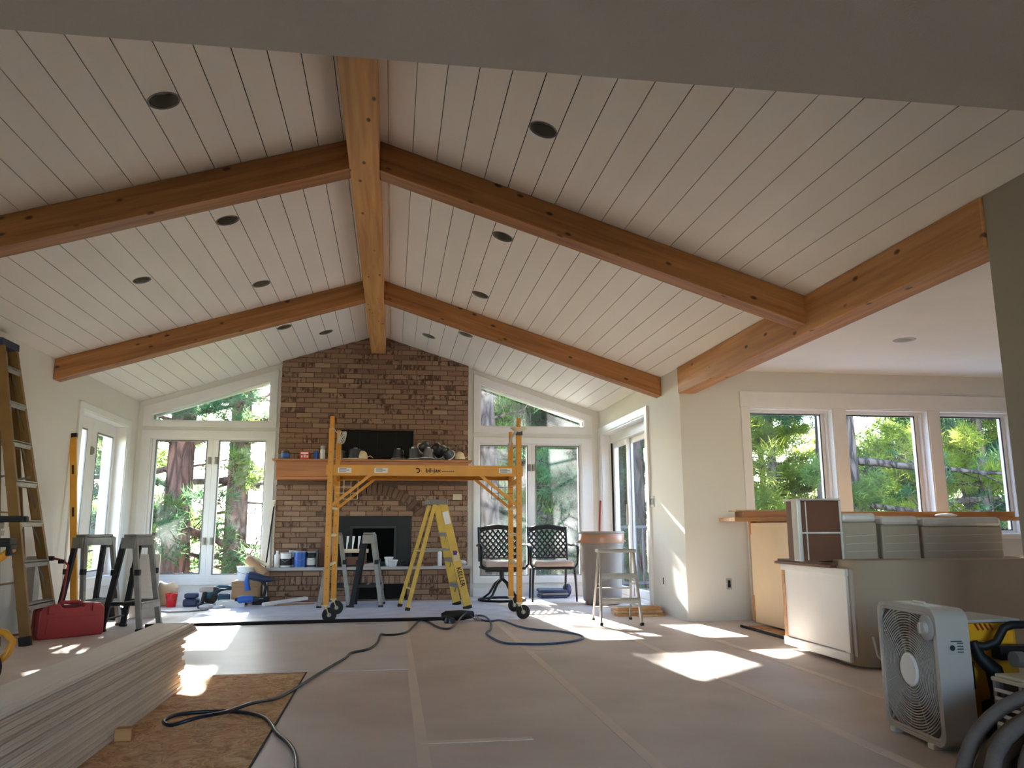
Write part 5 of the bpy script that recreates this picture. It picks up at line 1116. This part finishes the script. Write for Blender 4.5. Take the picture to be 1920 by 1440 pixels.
def lightcan(label, c, rot, r0, r1, h, m='dgrey'):
    t = thing('light_housing', label, 'light housing', c, rot=rot, group='spare light housings on the mantel')
    g = G(); g.lathe([(r1-.004,0),(r1,0),(r0,h),(0,h+.004),(0,h),(r0-.006,h-.006)], 24); part(t, 'cone', g, M_[m], smooth=35, **L)
    g = G(); g.lathe([(r1-.005,-.004),(r1+.018,-.004),(r1+.018,.002),(r1-.005,.002)], 28, close=True); part(t, 'trim_ring', g, M_['white'], smooth=35, **L)
    g = G(); g.box(-.02,.02,-.02,.02,h,h+.02); g.bar((r0*.98,0,h*.2),(r0*1.06,0,h*.95),.02,.006,up=(0,1,0)); part(t, 'bracket', g, M_['steel'], **L)
    return t
lightcan('shiny grey light housing lying behind the scaffold post on the mantel', (-.70,10.27,Z1+.006), (0,0,0), .085, .13, .115, 'steel')
lightcan('dark light housing on the mantel just right of the scaffold post', (-.475,10.20,Z1+.013), (0,0,.5), .07, .085, .12)
lightcan('dark light housing at the left end of the mantel heap', (.06,10.24,Z1+.025), (0,0,.2), .055, .075, .11)
lightcan('square looking dark housing in front of the mantel heap', (.26,10.19,Z1+.025), (0,-.12,.9), .06, .075, .125)
lightcan('tilted dark housing on top of the mantel heap', (.37,10.25,Z1+.155), (1.0,.5,.3), .05, .07, .10)
lightcan('grey cone housing in the middle of the mantel heap', (.43,10.17,Z1+.025), (0,.05,0), .05, .08, .12, 'steel')
lightcan('largest dark housing lying toward the right of the mantel heap', (.60,10.27,Z1+.11), (.5,-1.1,.2), .07, .085, .12)
lightcan('dark housing with white rim at the right of the mantel heap', (.70,10.17,Z1+.06), (.3,-.9,.5), .05, .07, .10)
g = G(); g.box(-.02,.90,10.13,10.36,Z1,Z1+.012); single('dark_tray', g, M_['dgrey'], 'flat dark tray under the heap of light housings on the mantel', 'tray', (.44,10.25,Z1), bevel=.003)
for x, lab in ((-.385,'cream dust mask on the mantel left of the niche edge'),(.835,'cream dust mask at the right end of the mantel')):
    t = thing('dust_mask', lab, 'mask', (x,10.18,Z1+.012), group='cream dust masks'); g = G(); g.lathe([(.068,0),(.066,.03),(.05,.075),(.02,.098),(0,.1)],20,Matrix.Translation((x,10.18,Z1+.013))); part(t, 'cup', g, M_['maskm'], smooth=50)
    g = G(); g.tube([(x+.05,10.15,Z1+.02),(x+.10,10.13,Z1+.045),(x+.13,10.15,Z1+.02)],.005,6); part(t, 'strap', g, M_['maskm'], smooth=50)
g = G(); g.box(-.62,-.33,10.12,10.22,Z1,Z1+.012); single('sandpaper_sheet', g, M_['kraft'], 'tan sheet lying on the mantel edge by the scaffold post', 'sheet', (-.47,10.17,Z1))
g = G(); g.tube([(.72,10.16,Z1+.03),(.78,10.18,Z1+.05),(.80,10.2,Z1+.025)],.016,8); single('dark_glove', g, M_['black'], 'small dark glove beside the right dust mask', 'glove', (.76,10.18,Z1), smooth=50)

# ------------------------------------------------------------ outside: deck, trees, slope
dk = thing('deck', 'weathered wooden deck outside the patio door with dark railing', 'deck', (4.1,10,-.2))
y = 7.75
for k in range(32):
    g = G(); g.box(2.99,5.2,y,y+.14,-.10,-.07); part(dk, 'board', g, M_['deckwood']); y += .148
g = G(); g.box(2.99,5.2,7.7,12.5,-.3,-.11); part(dk, 'frame', g, M_['deckwood'])
g = G(); g.box(3.0,5.2,12.38,12.46,.86,.90); g.box(3.0,5.2,12.40,12.44,.0,.04); g.box(5.10,5.18,7.8,12.46,.86,.90); g.box(5.12,5.16,7.8,12.46,.0,.04); part(dk, 'handrail', g, M_['railpaint'])
for x in (3.04,4.1,5.14):
    g = G(); g.box(x-.045,x+.045,12.37,12.46,-.1,1.0); part(dk, 'post', g, M_['railpaint'])
for k in range(18):
    x = 3.15+k*.11; g = G(); g.box(x-.011,x+.011,12.41,12.43,.02,.88); part(dk, 'baluster', g, M_['railpaint'])
for k in range(20):
    y = 7.95+k*.22; g = G(); g.box(5.13,5.152,y-.011,y+.011,.02,.88); part(dk, 'baluster', g, M_['railpaint'])
rl = thing('railing', 'dark railing corner outside the recessed left window', 'railing', (-4.6,13,0))
g = G(); g.box(-5.6,-3.9,12.96,13.04,.80,.88); part(rl, 'handrail', g, M_['railpaint'])
for x in (-5.5,-4.75,-4.0):
    g = G(); g.box(x-.05,x+.05,12.95,13.05,-3.5,.9); part(rl, 'post', g, M_['railpaint'])
for k in range(12):
    x = -5.4+k*.125; g = G(); g.box(x-.011,x+.011,12.99,13.01,-.1,.82); part(rl, 'baluster', g, M_['railpaint'])
def terrain(x, y):
    d = max(0, y-8); return -2.3-.055*d-.6*math.sin(x*.11+y*.07)*min(1,d/12)+ (max(0,d-30)*.10)
g = G(); nx, ny = 50, 46
for j in range(ny):
    for i in range(nx): X = -70+140*i/(nx-1); Y = -12+92*j/(ny-1); g.v.append((X,Y,terrain(X,Y)))
for j in range(ny-1):
    for i in range(nx-1): g.f.append((j*nx+i,j*nx+i+1,(j+1)*nx+i+1,(j+1)*nx+i))
o = single('hillside', g, mat('forest_floor', sr(150,150,80), .95, var=.4, vscale=.6, col2=sr(120,100,70)), 'sloping grassy forest floor below the house', 'ground', (0,0,0), smooth=60); o['kind'] = 'structure'
def barkmat(name, a, b):
    m, n, l, bs = newmat(name); bs.inputs['Roughness'].default_value = .95; bs.inputs['Specular IOR Level'].default_value = .1
    tc = n.new('ShaderNodeTexCoord'); mp = n.new('ShaderNodeMapping'); mp.inputs['Scale'].default_value = (9,9,2.2); l.new(tc.outputs['Object'], mp.inputs[0])
    vo = n.new('ShaderNodeTexVoronoi'); vo.feature = 'DISTANCE_TO_EDGE'; vo.inputs['Scale'].default_value = 1.; 
    nz = n.new('ShaderNodeTexNoise'); nz.inputs['Scale'].default_value = 2.; nz.inputs['Detail'].default_value = 4; l.new(mp.outputs[0], nz.inputs['Vector'])
    mxv = n.new('ShaderNodeMix'); mxv.data_type = 'VECTOR'; mxv.inputs[0].default_value = .25; l.new(mp.outputs[0], mxv.inputs[4]); l.new(nz.outputs['Color'], mxv.inputs[5]); l.new(mxv.outputs[1], vo.inputs['Vector'])
    mr = n.new('ShaderNodeMapRange'); mr.inputs[1].default_value = 0; mr.inputs[2].default_value = .22; l.new(vo.outputs[0], mr.inputs[0])
    mx = n.new('ShaderNodeMix'); mx.data_type = 'RGBA'; mx.inputs[6].default_value = b; mx.inputs[7].default_value = a; l.new(mr.outputs[0], mx.inputs[0]); l.new(mx.outputs[2], bs.inputs['Base Color'])
    bp = n.new('ShaderNodeBump'); bp.inputs['Strength'].default_value = 1.; bp.inputs['Distance'].default_value = .04; l.new(mr.outputs[0], bp.inputs['Height']); l.new(bp.outputs[0], bs.inputs['Normal'])
    return m
BARK = barkmat('ponderosa_bark', sr(*BARKA), sr(*BARKB)); BARK2 = barkmat('grey_pine_bark', sr(92,78,74), sr(52,44,42))
def needlemat(name, c, ctr):
    m, n, l, b = newmat(name); n.remove(b); o = n['Material Output']
    d = n.new('ShaderNodeBsdfDiffuse'); tr = n.new('ShaderNodeBsdfTranslucent'); ms = n.new('ShaderNodeMixShader'); ms.inputs[0].default_value = .5
    tc = n.new('ShaderNodeTexCoord'); nz = n.new('ShaderNodeTexNoise'); nz.inputs['Scale'].default_value = .9; l.new(tc.outputs['Object'], nz.inputs['Vector'])
    for node, cc in ((d, c), (tr, ctr)):
        mx = n.new('ShaderNodeMix'); mx.data_type = 'RGBA'; mx.inputs[6].default_value = cc; mx.inputs[7].default_value = tuple(v*.5 for v in cc[:3])+(1,); l.new(nz.outputs[0], mx.inputs[0]); l.new(mx.outputs[2], node.inputs[0])
    l.new(d.outputs[0], ms.inputs[1]); l.new(tr.outputs[0], ms.inputs[2]); l.new(ms.outputs[0], o.inputs[0]); return m
NEED = [needlemat('pine_needles_yellow_green', sr(*NC[0]), sr(*NC[1])), needlemat('pine_needles_blue_green', sr(*NC[2]), sr(*NC[3])), needlemat('pine_needles_mid_green', sr(*NC[4]), sr(*NC[5]))]
SUND = np.array([-.094,1.0,.45])
def in_sun(P):
    # True where a clump would stand between the sun and a back window that lets a sun patch in
    k = (P[:,1]-YB)/1.0; X = P[:,0]+.094*k; Z = P[:,2]-.45*k
    half = RNG.random(len(P)) < .5
    return ((X > .9) & (X < 2.7) & (Z > .1) & (Z < 2.95)) | (half & (X > -3.15) & (X < -1.5) & (Z > .2) & (Z < 2.1)) | ((P[:,1] > 8) & (X > 3.0) & (X < 6.2) & (Z-1.41 > .7) & (Z-1.41 < 2.1))
def foliage(parent, tips, dirs, m, size, count, wid, keep=.12, stuffname='foliage'):
    T = np.repeat(np.array(tips), count, 0); Dm = np.repeat(np.array(dirs), count, 0); N = len(T)
    d = RNG.normal(size=(N,3)); d /= np.linalg.norm(d,axis=1)[:,None]; d = d*.9+Dm*.7; d[:,2] += .15; d /= np.linalg.norm(d,axis=1)[:,None]
    ln = size*RNG.uniform(.6,1.15,N)[:,None]; p = T+RNG.normal(size=(N,3))*size*.22
    sd = np.cross(d, RNG.normal(size=(N,3))); sd /= np.linalg.norm(sd,axis=1)[:,None]; w = wid*RNG.uniform(.7,1.3,N)[:,None]
    V = np.stack([p-sd*w, p+sd*w, p+d*ln], 1).reshape(-1,3)
    r = ROOTM[parent.name].translation; V = V-np.array(r)
    me = bpy.data.meshes.new(stuffname); me.vertices.add(len(V)); me.vertices.foreach_set('co', V.astype(np.float32).ravel())
    me.loops.add(3*N); me.loops.foreach_set('vertex_index', np.arange(3*N, dtype=np.int32)); me.polygons.add(N)
    me.polygons.foreach_set('loop_start', np.arange(0,3*N,3,dtype=np.int32)); me.update(calc_edges=True); me.materials.append(m)
    o = bpy.data.objects.new(stuffname, me); COL.objects.link(o); o.parent = parent; o['kind'] = 'stuff'; return o
def pine(label, x, y, r, ht, zlo, zhi, nb, reach, mi, bark, size, cnt, wid, lean=(0,0), seed=0, group=None, name='pine_tree', big=(), clear=False, sub=5, twigs=4):
    rnd = random.Random(seed); zb = terrain(x,y)-.1
    t = thing(name, label, 'tree', (x,y,zb), group=group)
    H = ht; n = 12
    pts = [(x+lean[0]*(k/n)+.03*math.sin(k*1.3+seed), y+lean[1]*(k/n), zb+H*k/n) for k in range(n+1)]
    g = G(); g.tube(pts, [r*(1.12 if k == 0 else 1)*(1-.75*(k/n)**1.2) for k in range(n+1)], 14); part(t, 'trunk', g, bark, smooth=60)
    tips = []; dirs = []; g = G()
    def at(z):
        k = min(max((z-zb)/H,0),.999)*n; i = int(k); f = k-i; a, b = Vector(pts[i]), Vector(pts[i+1]); return a+(b-a)*f
    for k in range(nb):
        f = rnd.random(); z = zlo+(zhi-zlo)*f; A = rnd.uniform(0,2*PI); ln = reach*(1-.75*((z-zb)/H))*rnd.uniform(.6,1.1)
        P = at(z); d = Vector((math.cos(A),math.sin(A),rnd.uniform(-.25,.2))); q = [P]; segs = 5
        for s_ in range(segs): d = (d+Vector((rnd.uniform(-.22,.22),rnd.uniform(-.22,.22),rnd.uniform(-.12,.16)))).normalized(); q.append(q[-1]+d*ln/segs)
        rr_ = r*.16*(.6+.5*rnd.random())
        g.tube(q, [max(.008,rr_*(1-.85*i/segs)) for i in range(segs+1)], 5)
        for s_ in range(2, segs+1):
            for m_ in range(sub):
                dd = Vector((rnd.uniform(-1,1),rnd.uniform(-1,1),rnd.uniform(-.4,.6))).normalized(); e = q[s_]+dd*ln*.16*rnd.uniform(.3,1.3)
                if m_ < twigs: g.tube([q[s_]-(q[s_]-q[s_-1])*rnd.random(), e], [max(.006,rr_*.3),.004], 4)
                tips.append(tuple(e)); dirs.append(tuple((dd+d*.5).normalized()))
    for (z, A, ln, rb) in big:
        P = at(z); q = [P]; d = Vector((math.cos(A),math.sin(A),-.12))
        for s_ in range(6): d = (d+Vector((rnd.uniform(-.1,.1),rnd.uniform(-.1,.1),rnd.uniform(-.12,.06)))).normalized(); q.append(q[-1]+d*ln/6)
        g.tube(q, [rb*(1-.7*i/6) for i in range(7)], 8)
        for s_ in range(3,7):
            for m_ in range(4): e = q[s_]+Vector((rnd.uniform(-.5,.5),rnd.uniform(-.5,.5),rnd.uniform(-.4,.4))); g.tube([q[s_], e],[rb*.25,.006],4); tips.append(tuple(e)); dirs.append((0,0,.3))
    if g.v: part(t, 'branches', g, bark, smooth=60, raw=True)
    if tips:
        P = np.array(tips); Dd = np.array(dirs)
        ok = ~in_sun(P) | (RNG.random(len(P)) < .06)
        foliage(t, P[ok], Dd[ok], NEED[mi], size, cnt, wid)
    return t
R1 = dict(size=.19, cnt=30, wid=.008, sub=8)
pine('reddish pine trunk close outside the left casement, first from the left', -3.28,13.5,.25,15,-1.8,5.5,46,2.8,1,BARK,seed=1,lean=(-.35,.3),big=((.9,-.4,2.2,.07),(1.9,2.6,2.0,.06),(.2,.3,1.6,.05)),**R1)
pine('thick reddish pine trunk outside the right half of the left casements', -2.66,15.0,.225,17,-1.8,6,46,3.0,2,BARK,seed=2,lean=(-.35,.2),big=((1.75,3.3,2.4,.07),(.6,.1,2.0,.05),(2.9,.4,2,.05)),**R1)
pine('pine trunk outside the right casements near the chimney', 1.74,14.0,.21,14,-1.5,5,40,2.8,1,BARK2,seed=3,lean=(-.3,0),big=((1.3,.2,2.0,.05),),**R1)
pine('slender pine beyond the chair backs in the far right casement', 4.62,22,.2,14,-2,7,60,3.6,2,BARK2,seed=4,size=.26,cnt=30,wid=.014)
pine('big grey pine trunk in the middle nook window', 8.28,13.5,.185,15,2.6,6,12,2.4,1,BARK2,seed=5,lean=(-.2,0),big=((2.05,-.25,2.6,.08),(1.25,-.2,2.4,.06)),**R1)
pine('pine trunk at the edge of the first nook window', 7.37,13.0,.12,12,.5,5,10,1.8,2,BARK2,seed=6,**R1)
pine('bushy pine filling the first nook window', 10.9,22,.17,13,-3,8,110,3.6,0,BARK2,seed=7,size=.26,cnt=44,wid=.010)
pine('branchy pine filling the nook window by the near wall', 11.4,14.2,.15,11,-1.5,5.5,80,2.6,0,BARK2,seed=8,size=.21,cnt=36,wid=.008,big=((1.4,3.4,2.4,.07),(2.6,3.0,2.6,.05)))
pine('pine standing beyond the patio door', 5.3,17,.17,15,-1.5,11,95,3.0,1,BARK2,seed=9,size=.24,cnt=22,wid=.012)
pine('pine outside the recessed left window', -5.9,16.5,.16,13,-2.5,7,90,3.0,2,BARK2,seed=10,size=.24,cnt=28,wid=.012)
pine('leafy pine close beyond the chairs, seen between their backs and the transom', 2.9,17.4,.12,13,-2.6,6.5,110,2.6,2,BARK2,seed=31,size=.24,cnt=30,wid=.012)
pine('hazy pine beyond the bin corner of the right casements', 4.3,18.8,.14,13,-2.6,7,110,2.8,1,BARK2,seed=32,size=.25,cnt=30,wid=.013)
pine('blue green pine far behind the left edge of the right casements', 2.3,20.3,.13,13,-2.6,7,100,2.8,1,BARK2,seed=33,size=.26,cnt=30,wid=.014)
far = [(-9.5,22,0,0),(-1.2,31,2,3),(2.6,27,1,4),(5.0,32,0,5),(7.6,27,2,6),(9.6,34,1,7),(13.5,28,0,8),(16.5,24,2,9),(14.4,18.5,1,10),(18.5,21,0,11),(-13,28,1,12),(7.2,20.5,0,13),(20.5,30,1,14),(-11.5,17,2,15),(17,16.5,0,16),(12.2,36,2,17),(-8.9,23.5,0,18),(3.2,19.5,0,19),(13.3,23.5,0,20),(9.0,18.2,0,21),(3.5,23,2,22),(5.9,23.6,0,23),(4.3,27.2,1,24),(6.9,22.4,2,25),(-10.4,26,2,26),(-9.3,20.5,1,28),(2.2,22.0,0,29)]
kinds = ['yellow green bushy pine on the slope','blue green pine on the slope','mid green pine on the slope']
plc = ['far beyond the recessed window','behind the left casement trunks','low between the left casement trunks','behind the chimney line','behind the right transom','beyond the far right casement','beyond the patio door railing','behind the patio door pine','behind the middle nook window','beyond the last nook window','between middle and last nook windows','outermost at the last nook window','outermost at the left','behind the deck corner','farthest at the right','close outside the recessed window','beside the last nook window branch','farthest behind the nook','seen through the recessed left window','behind the chairs','low in the middle nook window','low in the first nook window','behind the near chair','right of the near chair, far off','well behind both chairs','between chairs and bin','second one seen through the recessed left window','far between the left trunks','near the recessed window view','low beyond the swivel chair']
for (x, y, mi, sd) in far:
    low = sd in (18,19,20,21,26,29); zb = terrain(x,y)
    pine(kinds[mi]+', '+plc[sd], x, y, .14 if not low else .07, (zb*-1+13) if not low else 4.6, zb+.6, (11.5 if not low else zb+4.4), 120 if not low else 80, 3.4 if not low else 2.3, mi, BARK2, .40 if not low else .28, 32, .015 if not low else .011, seed=40+sd, group='pines on the slope', sub=4, twigs=2)
for k in range(16):
    x = -13+2.05*k+random.uniform(-.5,.5); y = 15+random.uniform(0,7)
    if x < 6: y += 1.5
    zb = terrain(x,y); tips = []; dirs = []
    for i in range(150):
        d = RNG.normal(size=3); d[2] = abs(d[2]); d /= np.linalg.norm(d); rr_ = RNG.uniform(.3,1.0)
        tips.append((x+d[0]*1.5*rr_, y+d[1]*1.2*rr_, zb+d[2]*2.3*rr_)); dirs.append(tuple(d))
    sh = thing('shrub', 'sunlit yellow green shrub on the slope below the windows, %s along the row' % (['first']+'second third fourth fifth sixth seventh eighth ninth tenth eleventh twelfth thirteenth fourteenth fifteenth'.split()+['last'])[k], 'shrub', (x,y,zb), group='shrubs on the slope'); tips = np.array(tips); ok = ~in_sun(tips)
    foliage(sh, tips[ok], np.array(dirs)[ok], NEED[0], .20, 16, .026)
    g = G()
    for q in range(5): g.tube([(x,y,zb-.1),(x+random.uniform(-.8,.8),y+random.uniform(-.6,.6),zb+1.3)],[.03,.01],5)
    part(sh, 'stems', g, BARK2, raw=True)
